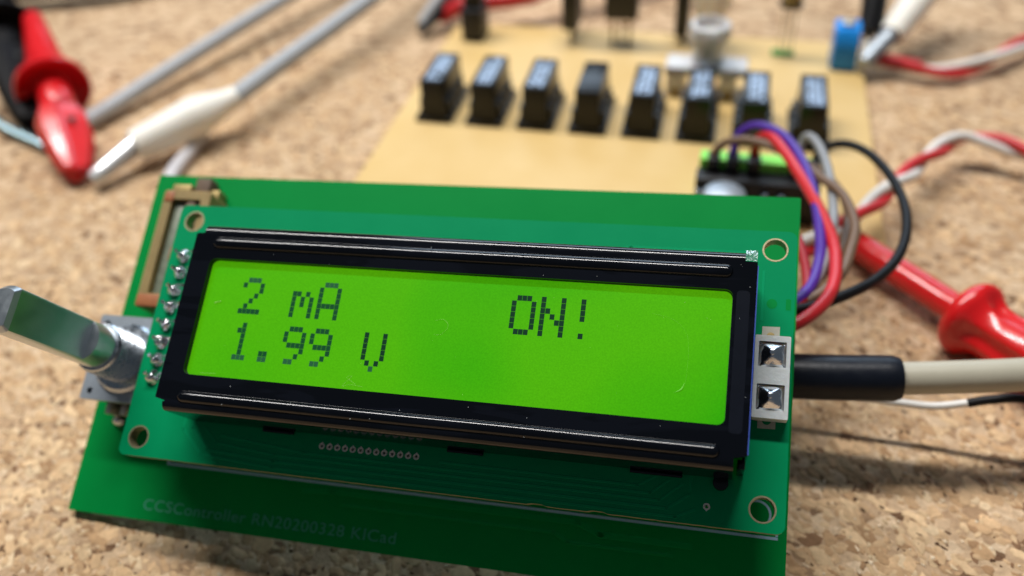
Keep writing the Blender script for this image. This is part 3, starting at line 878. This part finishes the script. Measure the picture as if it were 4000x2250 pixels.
# backlight holder with two solder pools at the right edge
led = part_empty('backlight_holder', lcd)
hx0, hx1, hy0, hy1 = 78.18, 82.15, -21.08, -11.38
plate('housing', rrect(hx0, hx1, hy0, hy1, 0.15, 3), [rrect(78.62, 81.70, -15.1, -12.1, 0.08, 2), rrect(78.62, 81.68, -20.15, -17.15, 0.08, 2)], 0.10, 2.0, 'led_plastic', led)
box('housing_floor', (78.3, 82.0, -20.9, -11.5, 0.02, 0.6), 'led_plastic', led)
for yc in (-13.6, -18.65):
    bm = bmesh.new(); n = 13
    gv = []
    for i in range(n + 1):
        rw = []
        for j in range(n + 1):
            u, v = i / n * 2 - 1, j / n * 2 - 1
            d = max(abs(u), abs(v)) * 0.6 + math.hypot(u, v) * 0.4
            h = 1.72 + 1.15 * max(0, 1 - d) ** 0.9 + 0.22 * max(0, 1 - d * d) + 0.10 * noise.noise(Vector((u * 1.7, v * 1.7, yc)))
            rw.append(bm.verts.new((80.16 + 1.53 * u, yc + 1.49 * v, h)))
        gv.append(rw)
    for i in range(n):
        for j in range(n): bm.faces.new((gv[i][j], gv[i + 1][j], gv[i + 1][j + 1], gv[i][j + 1]))
    from_bm('solder_pool', bm, 'mirror_solder', led, 80)
    lathe('lead', [(0.33, 2.7), (0.30, 3.15), (0.0, 3.25)], 'mirror_solder', led, 12, Matrix.Translation((80.1, yc, 0)))
MAT['pad'] = mat('bare_pad', (0.47, 0.46, 0.38, 1), 0.5, 0.3, var=0.15, vscale=2)
n_ = 14
pad_lo = [(78.95, -21.95), (80.95, -21.9), (80.95, -20.9)] + [(79.95 + 0.52 * math.cos(PI * k / n_), -20.95 - 0.52 * math.sin(PI * k / n_)) for k in range(n_ + 1)] + [(78.95, -20.9)]
plate('pad', pad_lo, [], 0.004, 0.03, 'pad', led)
pad_hi = [(78.95, -11.3), (80.95, -11.3), (80.95, -9.72), (78.95, -9.78)]
plate('pad', pad_hi, [], 0.004, 0.03, 'pad', led)
lathe('pad_rivet', [(0.5, 0.03), (0.46, 0.2), (0.0, 0.25)], 'brass', led, 16, Matrix.Translation((79.95, -10.95, 0)))
# a soft round mark and a bar under the mask above the holder
for nm, bmk in (('mask_mark', plate_bm(circ(79.9, -6.9, 0.62, 24), [], 0.004, 0.012)), ('mask_mark', plate_bm(rrect(81.5, 82.1, -7.6, -6.2, 0.1, 2), [], 0.004, 0.012))):
    from_bm(nm, bmk, 'pcb_dark', lcd)

# ------------------------------------------------------------------ relay board
rb = thing('relay_board', 'tan bare laminate board carrying a row of eight black relays', 'circuit board', Matrix.Translation((10.4, 79.0, 0)))
BT = 2.0
rbox = lambda nm, x0, x1, y0, y1, z0, z1, m_, par, bev=0.0, **k: box(nm, (x0 - 10.4, x1 - 10.4, y0 - 79.0, y1 - 79.0, z0, z1), m_, par, bev, **k)
rl = lambda nm, prof, x, y, m_, par, n=24: lathe(nm, prof, m_, par, n, Matrix.Translation((x - 10.4, y - 79.0, 0)))
rbox('laminate', 10.4, 117.3, 79.0, 167.5, 0.4, BT, 'tan', rb, 0.1)
# one relay and its copies
def relay_print_sheen(par, kind):  # lettering enlarged and blued, so it also paints in the tops' bluish reflection
    bm = bmesh.new()
    rr_ = random.Random(kind * 13 + 5)
    nl = 3 if kind != 0 else 0
    for li in range(nl):
        x = -1.55 + li * 1.2
        y = 1.3
        while y < 13.2:
            w = rr_.uniform(0.45, 0.9)
            if rr_.random() < 0.88: box_bm(x, x + rr_.uniform(0.75, 1.0), y, y + w, 10.004, 10.02, bm=bm)
            y += w + rr_.uniform(0.14, 0.3)
    return from_bm('print', bm, 'print', par, kind='stuff')
relay_mesh = {}
def make_relay(x, y, kind):
    r = part_empty('relay', rb, Matrix.Translation((x - 10.4, y - 79.0, BT + 0.004)))
    if not relay_mesh:
        o = from_bm('housing', box_bm(-2.75, 2.75, 0.25, 15.0, 1.1, 10.0, 0.22), 'relay', r, 40); relay_mesh['housing'] = o.data
        bm = bmesh.new()
        v = [bm.verts.new(p) for p in ((-3.2, 0.0, 1.15), (3.2, 0.0, 1.15), (3.2, 15.2, 1.15), (-3.2, 15.2, 1.15), (-2.8, 0.4, 5.6), (2.8, 0.4, 5.6), (2.8, 14.9, 5.6), (-2.8, 14.9, 5.6))]
        for f in ((0, 1, 5, 4), (1, 2, 6, 5), (2, 3, 7, 6), (3, 0, 4, 7), (4, 5, 6, 7)): bm.faces.new([v[i] for i in f])
        for yy in (2.0, 5.2, 8.4, 11.6): 
            for s in (-1, 1):
                box_bm(s * 3.35 - 0.45, s * 3.35 + 0.45, yy, yy + 1.6, 1.15, 4.4, bm=bm)
        o = from_bm('skirt', bm, 'relay', r); relay_mesh['skirt'] = o.data
        o = from_bm('base', box_bm(-4.3, 4.3, -0.9, 15.9, 0.0, 1.14, 0.15), 'relay', r, 40); relay_mesh['base'] = o.data
        relay_mesh['print'] = {}
    else:
        for k in ('housing', 'skirt', 'base'):
            o = bpy.data.objects.new(k, relay_mesh[k]); COL.objects.link(o); o.parent = r
    if kind:
        relay_print_sheen(r, kind)
for k in range(8):
    make_relay(20.05 + 11.97 * k, 113.6, 0 if k == 3 else k + 1)
# black block near the far corner
blk = part_empty('power_socket', rb)
rbox('socket_body', 14.9, 20.6, 156.0, 163.5, BT + 0.01, 10.6, 'black', blk, 0.3)
rbox('socket_top', 15.3, 20.2, 158.0, 163.4, 10.6, 15.0, 'black', blk, 0.5)
# standing power transistors, their leads in the board
def transistor(x, y, w, d, z0, h, nm='transistor'):
    t = part_empty(nm, rb)
    rbox('case', x - w / 2, x + w / 2, y, y + d, z0, z0 + h, 'black', t, 0.35)
    rbox('tab', x - w / 2 * 0.95, x + w / 2 * 0.95, y + d, y + d + 1.2, z0 + 1, z0 + h + 6, 'steel', t, 0.1)
    nl = 3 if w > 4 else 1
    for k in range(nl):
        xx = x + (k - (nl - 1) / 2) * w * 0.27
        rbox('lead', xx - 0.4, xx + 0.4, y + d * 0.4, y + d * 0.4 + 0.6, BT + 0.005, z0, 'brass', t)
        rl('lead_solder', [(0.9, BT + 0.006), (0.5, BT + 0.7), (0, BT + 0.9)], xx, y + d * 0.4 + 0.3, 'brass', t, 12)
transistor(44.0, 157.0, 4.0, 9.5, 6.0, 17)
transistor(57.2, 157.5, 8.4, 4.6, 9.4, 16)
transistor(72.4, 161.5, 3.4, 9.0, 4.0, 18)
# trimmers of cloudy clear plastic
def trimmer(x, y, nm='trimmer', base=True):
    t = part_empty(nm, rb)
    if base:
        rbox('foot', x - 9.0, x - 4.6, y - 1.5, y + 5.5, BT + 0.01, 7.6, 'clear', t, 0.5)
        rbox('foot', x + 3.2, x + 7.2, y - 1.5, y + 5.5, BT + 0.01, 7.6, 'clear', t, 0.5)
        rbox('contact', x - 7.7, x - 5.6, y - 1.9, y - 1.55, BT + 0.02, 4.2, 'brass', t)
        rbox('contact', x + 4.2, x + 6.4, y - 1.9, y - 1.55, BT + 0.02, 4.2, 'brass', t)
        rbox('cross_plate', x - 9.4, x + 9.4, y - 1.6, y + 6.0, 7.62, 9.6, 'clear', t, 0.5)
        rbox('coil', x + 0.2, x + 2.4, y, y + 4, BT + 0.02, 7.0, 'red_dull', t, 0.4)
    n = 48
    bm = lathe_bm([(3.5, 9.62), (3.5, 15.0), (4.6, 15.4), (4.7, 18.6), (4.2, 19.0), (3.6, 19.0), (3.5, 16.6), (0, 16.4)], n)
    for v in bm.verts:
        r_ = math.hypot(v.co.x, v.co.y)
        if r_ > 4.0 and v.co.z > 15:
            a = math.atan2(v.co.y, v.co.x)
            s = 1 - 0.07 * (math.sin(a * 12) > 0)
            v.co.x *= s; v.co.y *= s
    bmesh.ops.translate(bm, verts=bm.verts, vec=(x - 10.4, y + 2.5 - 79.0, 0 if base else -7.0))
    from_bm('knob', bm, 'clear', t, 40)
trimmer(80.4, 134.5)
t2 = part_empty('trimmer', rb)
rl('knob', [(3.6, BT + 0.01), (3.6, 11.0), (4.6, 12.6), (4.8, 17.0), (4.0, 17.6), (0, 17.6)], 79.6, 161.5, 'clear', t2, 40)
# a part on long thin leads
ll = part_empty('leaded_transistor', rb)
lathe('can', [(2.4, 15.6), (2.4, 20.0), (1.6, 21.5), (0, 21.8)], 'brass', ll, 20, Matrix.Translation((98.6 - 10.4, 158.5 - 79, 0)))
rl('rim', [(2.9, 15.0), (2.9, 15.6)], 98.6, 158.5, 'black', ll, 20)
for dx in (-1.3, 0.2, 1.6):
    rl('lead', [(0.22, BT), (0.22, 15.2)], 98.6 + dx, 158.6, 'tin', ll, 8)
rbox('dark_green_patch', 95.6, 101.0, 157.6, 160.6, BT + 0.005, BT + 0.5, 'pcb_dark', ll, 0.2)  # low dark green slab at the foot of the leads
# blue screw terminal
bt = part_empty('screw_terminal', rb)
bm = bmesh.new()
prof = [(151.4, BT + 0.01), (151.4, 8.6), (153.2, 11.6), (157.6, 12.6), (158.6, 12.0), (158.6, BT + 0.01)]
a_ = [bm.verts.new((109.4 - 10.4, y - 79.0, z)) for y, z in prof]; b_ = [bm.verts.new((115.2 - 10.4, y - 79.0, z)) for y, z in prof]
bm.faces.new(a_); bm.faces.new(list(reversed(b_)))
for i in range(len(prof)): bm.faces.new((a_[i], b_[i], b_[(i + 1) % len(prof)], a_[(i + 1) % len(prof)]))
bmesh.ops.recalc_face_normals(bm, faces=bm.faces)
bmesh.ops.bevel(bm, geom=list(bm.edges), offset=0.25, segments=2, affect='EDGES')
from_bm('terminal_body', bm, 'blue', bt, 35)
rl('screw', [(1.6, 12.3), (1.6, 12.75), (1.3, 12.9), (0, 12.9)], 112.3, 156.0, 'tin', bt, 20)
rbox('screw_slot', 110.9, 113.7, 155.8, 156.2, 12.9, 12.96, 'black', bt)
# pin sockets with the wires of the ribbon, and lime terminal behind
cn = part_empty('pin_socket', rb)
rbox('socket_base', 81.6, 104.5, 85.6, 89.6, BT + 0.01, 10.6, 'black', cn, 0.25)
rbox('lime_strip', 82.0, 104.0, 89.65, 93.0, BT + 0.01, 12.6, 'green_plug', cn, 0.3)
for x in (84.6, 88.1, 92.1):
    rbox('plug', x - 1.15, x + 1.15, 88.0, 91.2, 10.62, 13.6, 'black', cn, 0.2)
rbox('plug', 98.8, 104.2, 88.0, 91.2, 10.62, 13.4, 'black', cn, 0.25)
for x in (82.4, 94.6, 97.6):
    rl('socket_solder', [(1.1, BT + 0.01), (0.9, 8.6), (0.5, 9.2), (0, 9.3)], x, 84.2, 'solder', cn, 14)
rl('capacitor', [(4.0, BT + 0.01), (4.0, 10.6), (3.8, 11.6), (3.0, 12.2), (0, 12.4)], 87.2, 80.0, 'plate', rb, 32)

# ------------------------------------------------------------------ ribbon wires between relay board and controller
WIRES = {
 'brown': [(84.6, 89.6, 11.8), (84.7, 89.6, 14.2), (86.9, 89.3, 16.9), (91.6, 86.9, 18.8), (97.3, 81.3, 19.9), (102.2, 73.8, 20.7), (105.7, 68.3, 21.1), (107.3, 60.4, 20.8), (106.4, 54.3, 20.3), (104.8, 48.4, 20.3), (101.6, 43.3, 20.2), (97.8, 40.4, 19.7), (93.0, 38.6, 19.6)],
 'purple': [(88.1, 89.9, 12.0), (88.1, 90.4, 14.1), (88.8, 91.5, 17.3), (91.8, 90.6, 19.9), (96.2, 85.0, 21.5), (99.3, 75.7, 22.2), (101.1, 66.4, 21.9), (101.9, 57.8, 21.1), (101.9, 51.7, 20.3), (100.4, 44.6, 20.4), (97.7, 39.9, 20.6), (93.5, 37.0, 20.6)],
 'red': [(92.1, 90.0, 11.8), (92.0, 91.1, 14.2), (92.6, 89.3, 18.1), (94.4, 86.2, 20.3), (96.7, 79.5, 21.2), (99.1, 71.3, 21.9), (102.0, 62.3, 21.6), (103.8, 55.4, 20.9), (104.0, 48.7, 20.9), (103.1, 43.1, 21.0), (100.7, 38.3, 21.0), (97.4, 35.5, 20.3), (93.0, 34.2, 19.6)],
 'grey': [(100.2, 90.0, 11.8), (100.0, 91.5, 14.4), (100.9, 92.3, 17.4), (102.4, 88.4, 18.7), (103.7, 81.1, 19.3), (104.4, 72.0, 19.5), (104.4, 63.9, 19.5), (103.5, 57.1, 19.8), (102.3, 50.2, 20.0), (100.3, 44.1, 19.9), (97.6, 39.8, 19.0), (93.0, 37.6, 18.0)],
 'black': [(103.0, 90.0, 11.8), (104.0, 92.8, 14.4), (107.4, 92.1, 16.6), (110.9, 87.6, 18.1), (113.8, 79.7, 19.1), (115.5, 71.0, 19.4), (115.4, 62.9, 19.5), (113.6, 55.5, 19.4), (110.2, 49.3, 19.6), (106.3, 44.7, 20.2), (101.6, 40.8, 20.4), (97.7, 38.5, 20.6), (93.0, 36.6, 20.6)],
 'darkred': [(93.5, 60.0, 20.0), (97.7, 57.5, 20.5), (99.0, 53.9, 20.7), (99.9, 48.3, 20.2), (99.7, 42.9, 20.3), (97.6, 38.1, 20.2), (93.5, 35.5, 19.8)],
 'brown_under': [(99.3, 90.3, 11.8), (101.0, 89.7, 13.4), (103.2, 86.4, 14.2), (106.3, 79.6, 15.2), (107.7, 71.3, 15.2), (106.0, 60.0, 16.0), (102.0, 50.0, 17.5), (96.0, 42.0, 18.0)],  # second brown wire, below the grey one
}
for key, r, m_, lab in (
    ('brown', 0.78, 'brown_wire', 'brown wire arching lowest from the leftmost black plug on the tan board'),
    ('purple', 0.86, 'purple_wire', 'purple wire arching highest over the black plugs'),
    ('red', 0.96, 'red_wire', 'bright red wire bowing round the right edge of the green boards'),
    ('grey', 0.80, 'grey_wire', 'light grey wire between the purple wire and the black wire loop'),
    ('black', 0.80, 'black_wire', 'thin black wire in the widest loop beside the green boards'),
    ('darkred', 0.75, 'dark_red_wire', 'short dark red wire hugging the right edge of the controller board'),
    ('brown_under', 0.70, 'brown_wire', 'brown wire running half hidden underneath the light grey wire')):
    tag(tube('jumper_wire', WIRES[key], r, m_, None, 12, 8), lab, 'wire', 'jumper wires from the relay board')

# ------------------------------------------------------------------ twisted red and white pairs
def twisted(name, pts, r, pitch, phase, lab, group, sep=0.95):
    t = thing(name, lab, 'wire', Matrix.Translation((pts[0][0], pts[0][1], 0)), group)
    path = spline(pts, 14)
    L = [0.0]
    for a, b in zip(path, path[1:]): L.append(L[-1] + (b - a).length)
    for s, m_, nm in ((0.0, 'red_wire', 'red_strand'), (PI, 'white_wire', 'white_strand')):
        q = []
        for i, p in enumerate(path):
            tg = (path[min(i + 1, len(path) - 1)] - path[max(i - 1, 0)]).normalized()
            up = (Vector((0, 0, 1)) - tg * tg.z).normalized(); sd = tg.cross(up)
            a = L[i] / pitch * 2 * PI + phase + s
            q.append(p + up * (sep * r * math.cos(a)) + sd * (sep * r * math.sin(a)) - Vector((t.location.x, t.location.y, 0)))
        from_bm(nm, tube_bm(q, r, 10), m_, t, 60)
    return t
twisted('twisted_wire', [(95.5, 60.5, 12.0), (99.0, 63.6, 11.6), (103.7, 68.8, 11.4), (109.5, 77.9, 9.0), (117.5, 90.7, 8.7), (124.3, 102.5, 7.6), (132.7, 114.7, 6.4), (139.1, 115.1, 6.4), (145.0, 112.3, 5.9), (152.0, 107.5, 5.2), (175, 100, 3.0)], 1.02, 27.0, 0.6,
        'red and white twisted wire pair rising from behind the black wire loop', 'red and white twisted wires')
pa = twisted('twisted_wire', [(119.5, 153.5, 4.0), (124.5, 154.0, 3.6), (130, 152.6, 3.2), (137, 152.8, 3.0), (145.1, 157.5, 3.4), (155.3, 168.0, 4.0), (166, 176, 3.2), (190, 184, 2.2)], 1.05, 46.0, -0.4,
        'red and white twisted wire pair with dark red sleeve beside the blue terminal', 'red and white twisted wires')
o = tube('sleeve', [(1.5, 0.6, 4.2), (6.0, 0.2, 3.9), (10.5, -0.5, 3.6)], 1.6, 'dark_red_wire', pa, 14, 6)

# ------------------------------------------------------------------ beige power cable with black sleeve
pc = thing('power_cable', 'thick beige cable with black sleeve plugged in behind the right edge of the green boards', 'cable', Matrix.Translation((99.9, 36, 0)))
off = Vector((99.9, 36, 0))
cp = [Vector(p) - off for p in ((86.0, 31.0, 14.4), (94.5, 31.3, 14.6), (103, 32.0, 14.9), (112.7, 33.2, 15.3), (120, 34.5, 15.6), (128.3, 36.4, 15.7), (142, 41.0, 14.6), (160, 48, 10.0), (190, 60, 3.0))]
tube('cable', cp, 2.26, 'beige_cable', pc, 24, 8)
bm = tube_bm(spline(cp[0:4], 10), lambda t: 3.18 if t < 0.992 else 2.9, 28)
from_bm('sleeve', bm, 'sleeve', pc, 50)
ww = thing('thin_wire', 'thin white wire with black end under the beige cable', 'wire', Matrix.Translation((113, 34, 0)))
tube('insulation', [(-14.0, 3.4, 7.6), (-5.7, 3.0, 6.9), (-1.4, 3.0, 6.8), (1.8, 3.0, 6.8), (6.6, 3.0, 7.0), (11.0, 3.0, 8.6)], 0.55, 'white_wire', ww, 10)
tube('black_end', [(10.7, 3.0, 8.45), (13.4, 3.1, 9.6), (18, 3.6, 10.0), (26, 5, 6), (40, 8, 1)], 0.66, 'black_wire', ww, 10)

# ------------------------------------------------------------------ red test clip at the right
rc = thing('test_clip', 'glossy red test clip with flared collar lying beside the beige cable', 'test clip', Matrix.Translation((111, 79, 0)))
ro = Vector((111, 79, 0))
A, B = Vector((107.5, 83.6, 3.4)) - ro, Vector((126.6, 61.0, 5.2)) - ro
D = (B - A).normalized()
bm = tube_bm([A, A + D * 2, B + D * 1.5], 2.45, 28)
from_bm('tube', bm, 'red', rc, 40)
MF = frame_along(B, B + D)
prof = [(2.5, -0.3), (3.6, -0.1), (4.9, 0.25), (5.9, 0.9), (6.4, 1.8), (6.45, 2.6), (6.1, 3.4), (5.3, 4.3), (4.7, 5.3), (4.4, 6.6), (4.35, 8.2), (4.5, 10.0), (4.6, 12.0), (4.6, 16), (4.6, 22.0), (4.6, 34.0), (4.0, 36.0)]
bm = lathe_bm(prof, 48, MF)
Mi = MF.inverted()
for v in bm.verts:
    p = Mi @ v.co
    a = math.atan2(p.y, p.x)
    if p.z > 3.0:
        k = min(1, (p.z - 3.0) / 2.5)
        s = 1 - 0.24 * k * max(0, math.cos(a * 4 + 0.9)) ** 1.2
        p.x *= s; p.y *= s
    v.co = MF @ p
bmesh.ops.subdivide_edges(bm, edges=[e for e in bm.edges], cuts=1, use_grid_fill=True)
from_bm('collar', bm, 'red', rc, 60)
lathe('plunger', [(3.1, 36.0), (3.1, 44.0), (4.4, 45.0), (4.4, 47), (3.0, 48)], 'red', rc, 32, MF)
tube('hook', [A + Vector((0, 0, 0)), A - D * 3 + Vector((0, 0, -0.2)), A - D * 5 + Vector((0.6, 0.2, -0.8))], 0.5, 'chrome', rc, 8)

# ------------------------------------------------------------------ ivory crocodile clip and grey cables at the left
def croc_boot(name, lab, tail, front, tip, r_max, group, material='ivory', jaw='jaw'):
    tail, front, tip = Vector(tail), Vector(front), Vector(tip)
    t = thing(name, lab, 'crocodile clip', Matrix.Translation((tip.x, tip.y, 0)), group)
    o_ = Vector((tip.x, tip.y, 0))
    path = spline([tail - o_, tail * 0.75 + front * 0.25 - o_, tail * 0.45 + front * 0.55 - o_, front - o_], 10)
    prof = lambda u: r_max * (0.58 + 0.42 * math.sin(min(1, max(0, (u - 0.05) / 0.5)) * PI / 2) ** 2 - 0.24 * max(0, (u - 0.55) / 0.45))
    from_bm('boot', tube_bm(path, prof, 28, squash=lambda u: (0.9 + 0.0 * u, 1.0)), material, t, 60)
    d = (tip - front).normalized()
    for s in (1, -1):
        a = front - o_ - d * 3
        b = tip - o_
        n_seg = 10
        upv = Vector((0, 0, 1)) - d * d.z; upv.normalize(); sd = d.cross(upv)
        bm = bmesh.new(); rings = []
        for i in range(n_seg + 1):
            u = i / n_seg
            c = a * (1 - u) + b * u + upv * (s * (0.35 * (1 - u) + 0.06))
            w = 2.35 * (1 - 0.20 * u) * (1 if u < 0.95 else 0.8); th = 2.1 * (1 - 0.22 * u) * (1 if u < 0.95 else 0.75)
            rg = []
            for k in range(9):
                an = PI * k / 8
                rg.append(bm.verts.new(c + sd * (w * math.cos(an)) + upv * (s * th * math.sin(an))))
            rings.append(rg)
        for p, q in zip(rings, rings[1:]):
            for k in range(8): bm.faces.new((p[k], p[k + 1], q[k + 1], q[k]))
            bm.faces.new((p[8], p[0], q[0], q[8]))
        bm.faces.new(rings[0]); bm.faces.new(rings[-1])
        from_bm('jaw', bm, jaw, t, 50)
    return t
CG = 'ivory crocodile clips'
croc_boot('crocodile_clip', 'ivory crocodile clip with shiny jaw pointing at the corner of the green board', (-25.6, 106.6, 8.6), (-41.8, 87.4, 5.4), (-46.6, 76.6, 2.9), 4.95, CG)
croc_boot('crocodile_clip', 'ivory crocodile clip biting the lead beside the blue terminal', (140.0, 186.0, 24.0), (122.6, 158.2, 8.8), (116.6, 150.2, 5.2), 4.3, CG, 'ivory', 'plate')
GC = 'grey cables at the left'
tag(tube('grey_cable', [(-26.6, 104.6, 8.45), (-25.6, 107.6, 8.6), (-21.6, 123.5, 9.2), (-16.3, 142.4, 10.0), (-11.6, 158.8, 11.0), (-3.2, 193.6, 12.0), (12, 260, 7), (24, 330, 2.4)], 2.2, 'grey_cable', None, 18), 'grey cable running into the ivory boot nearest the green boards', 'cable', GC)
tag(tube('grey_cable', [(-66.5, 95.0, 2.2), (-62.6, 103.5, 2.6), (-56.7, 119.8, 4.0), (-50.6, 136.3, 5.5), (-40.5, 164.1, 7.5), (-29.5, 197.2, 8.5), (-10, 260, 5), (8, 330, 2.4)], 2.05, 'grey_cable', None, 18), 'grey cable coming out behind the red clip jaws', 'cable', GC)
tag(tube('pale_cable', [(-6.0, 62, 1.8), (-16, 67.5, 1.8), (-25, 73.5, 1.8), (-30.6, 81, 1.8), (-31.8, 90, 1.9), (-32.3, 99, 2.0)], 1.55, 'pale_cable', None, 14), 'pale thin cable passing under the ivory crocodile clip by the green board', 'cable')

# ------------------------------------------------------------------ red and black guarded clips at the far left
def guarded_clip(name, lab, tail, guard, tip, rg, material, group):
    tail, guard, tip = Vector(tail), Vector(guard), Vector(tip)
    o_ = Vector((tip.x, tip.y, 0))
    t = thing(name, lab, 'test clip', Matrix.Translation(o_), group)
    d = (tip - guard).normalized()
    MG = frame_along(guard - o_, tip - o_)
    L = (guard - tail).length
    bm = lathe_bm([(1.6, -L), (2.6, -L + 2), (3.6, -L * 0.62), (4.6, -L * 0.32), (rg * 0.80, -3.2), (rg, -1.0), (rg, 0.2), (rg * 0.95, 0.6), (rg * 0.90, 0.2), (rg * 0.62, -1.8), (3.4, -2.0)], 44, MG)
    from_bm('guard', bm, material, t, 45)
    lathe('neck', [(3.5, -2.2), (3.9, 2.0), (4.0, 8.4), (3.5, 9.6), (2.4, 10.0)], material, t, 30, MG)
    lathe('pivot', [(2.6, 9.4), (2.6, 13.0), (2.0, 13.6)], 'steel', t, 20, MG)
    LT = (tip - guard).length
    x_, y_, z_ = (MG.to_3x3().col[i] for i in range(3))
    wid = ((0.0, 0.72), (0.16, 1.0), (0.34, 0.99), (0.6, 0.84), (0.85, 0.62), (0.96, 0.46), (1.0, 0.22))
    for s in (1, -1):
        bm = bmesh.new(); rings = []
        for u, wf in wid:
            c = (guard - o_) + z_ * (12.4 + (LT - 12.4) * u) + x_ * (s * (1.9 * (1 - u) ** 0.8 + 0.35))
            w = 5.5 * wf; th = 3.9 * (0.5 + 0.5 * wf) * (1 - 0.35 * u)
            rings.append([bm.verts.new(c + y_ * (w * ca) + x_ * (s * th * cb)) for ca, cb in ((1, 0), (1.0, 0.20), (0.70, 0.95), (0.05, 1.0), (-0.16, 0.72), (-0.96, 0.30), (-1, 0))])
        for p, q in zip(rings, rings[1:]):
            for k in range(7): bm.faces.new((p[k], p[(k + 1) % 7], q[(k + 1) % 7], q[k]))
        bm.faces.new(rings[0]); bm.faces.new(rings[-1])
        bmesh.ops.recalc_face_normals(bm, faces=bm.faces)
        bmesh.ops.bevel(bm, geom=[e for e in bm.edges if e.is_manifold and e.calc_face_angle(0) > 0.5], offset=0.18, segments=1, affect='EDGES')
        from_bm('jaw', bm, material, t, 14)
    lathe('rivet', [(0.8, 0), (0.8, 0.3), (0, 0.5)], 'black', t, 14, Matrix.Translation((guard - o_) + z_ * 20 + x_ * 4.3 + y_ * -2.4) @ MG.to_3x3().to_4x4() @ Matrix.Rotation(PI / 2, 4, 'Y'))
    return t
GG = 'guarded test clips'
guarded_clip('guarded_clip', 'red plastic test clip with round finger guard, jaws pointing at the camera', (-94.5, 131.5, 9.6), (-72.6, 103.4, 8.8), (-50.8, 77.6, 3.2), 8.6, 'red_dull', GG)
guarded_clip('guarded_clip', 'black plastic test clip with round finger guard, cut off by the left edge', (-128, 148, 12.0), (-104.5, 127.5, 9.6), (-74.5, 94.6, 4.4), 10.0, 'black_matte', GG)
# twist of bare strands held by the black clip
ts = thing('stranded_wire', 'bare twisted silvery strands under the black clip jaws', 'wire', Matrix.Translation((-60, 82, 0)))
path = spline([(-92 + 60, 100.5 - 82, 2.4), (-82 + 60, 94.8 - 82, 2.4), (-72 + 60, 91.0 - 82, 2.2), (-63 + 60, 87.0 - 82, 2.4), (-55 + 60, 83 - 82, 2.8)], 16)
for s in range(3):
    q = []
    for i, p in enumerate(path):
        a = i * 0.42 + s * 2 * PI / 3
        q.append(p + Vector((0.3 * math.cos(a), 0.62 * math.cos(a), 0.70 * math.sin(a))))
    from_bm('strand', tube_bm(q, 0.55, 8), 'wire_strand', ts, 60)

# ------------------------------------------------------------------ things cut off by the top of the picture
bp = thing('black_cable', 'thick black cable standing behind the blue screw terminal', 'cable', Matrix.Translation((118, 164, 0)))
tube('jacket', [(-0.2, -4.5, 8.6), (0.2, -1.0, 12.5), (0.2, 4.0, 18.0), (-0.5, 10, 26), (-2.0, 18, 40), (-4, 30, 60)], 3.0, 'black_wire', bp, 18)
tube('tip', [(-0.9, -9.0, 5.4), (-0.6, -7.0, 6.6), (-0.2, -4.6, 8.6)], 0.9, 'tin', bp, 10)
bc = thing('black_clip', 'small black clip with grey metal back behind the far corner of the tan board', 'test clip', Matrix.Translation((3, 163, 0)))
from_bm('jaw', tube_bm(spline([(-1.0, -3.2, 2.6), (1.2, 2.5, 4.6), (4.2, 9.5, 8.0), (5.0, 16, 13.0), (5.0, 26, 24)], 8), lambda t: 1.5 + 1.1 * min(1, t * 2.2), 16), 'black', bc, 50)
from_bm('back_strip', tube_bm(spline([(-1.4, -2.2, 4.2), (0.6, 2.6, 6.6), (3.6, 9.4, 10.2), (4.2, 16, 15.4), (4.2, 26, 26)], 8), lambda t: 1.0 + 0.7 * min(1, t * 2), 12), 'grey_cable', bc, 50)
rl2 = thing('red_lead', 'red lead crossing behind the black block at the far corner of the tan board', 'cable', Matrix.Translation((14, 176, 0)))
tube('insulation', [(-9.0, -7.6, 3.2), (-4.5, -8.2, 5.6), (-1.0, -7.6, 7.2), (5.0, -5.6, 7.2), (11.0, -3.4, 7.2), (18.0, -0.2, 8.0), (30, 9, 10), (60, 30, 6)], 2.2, 'red_wire', rl2, 14)
gl = thing('grey_lead', 'dark blue grey lead behind the black guarded clip', 'cable', Matrix.Translation((-118, 165, 0)))
tube('insulation', [(-30, -4, 6), (-6, 4.0, 6.5), (12, 10.0, 6.0), (26, 22, 5.0), (34, 44, 4.0), (36, 90, 3)], 4.2, MAT['black_matte'], gl, 16)
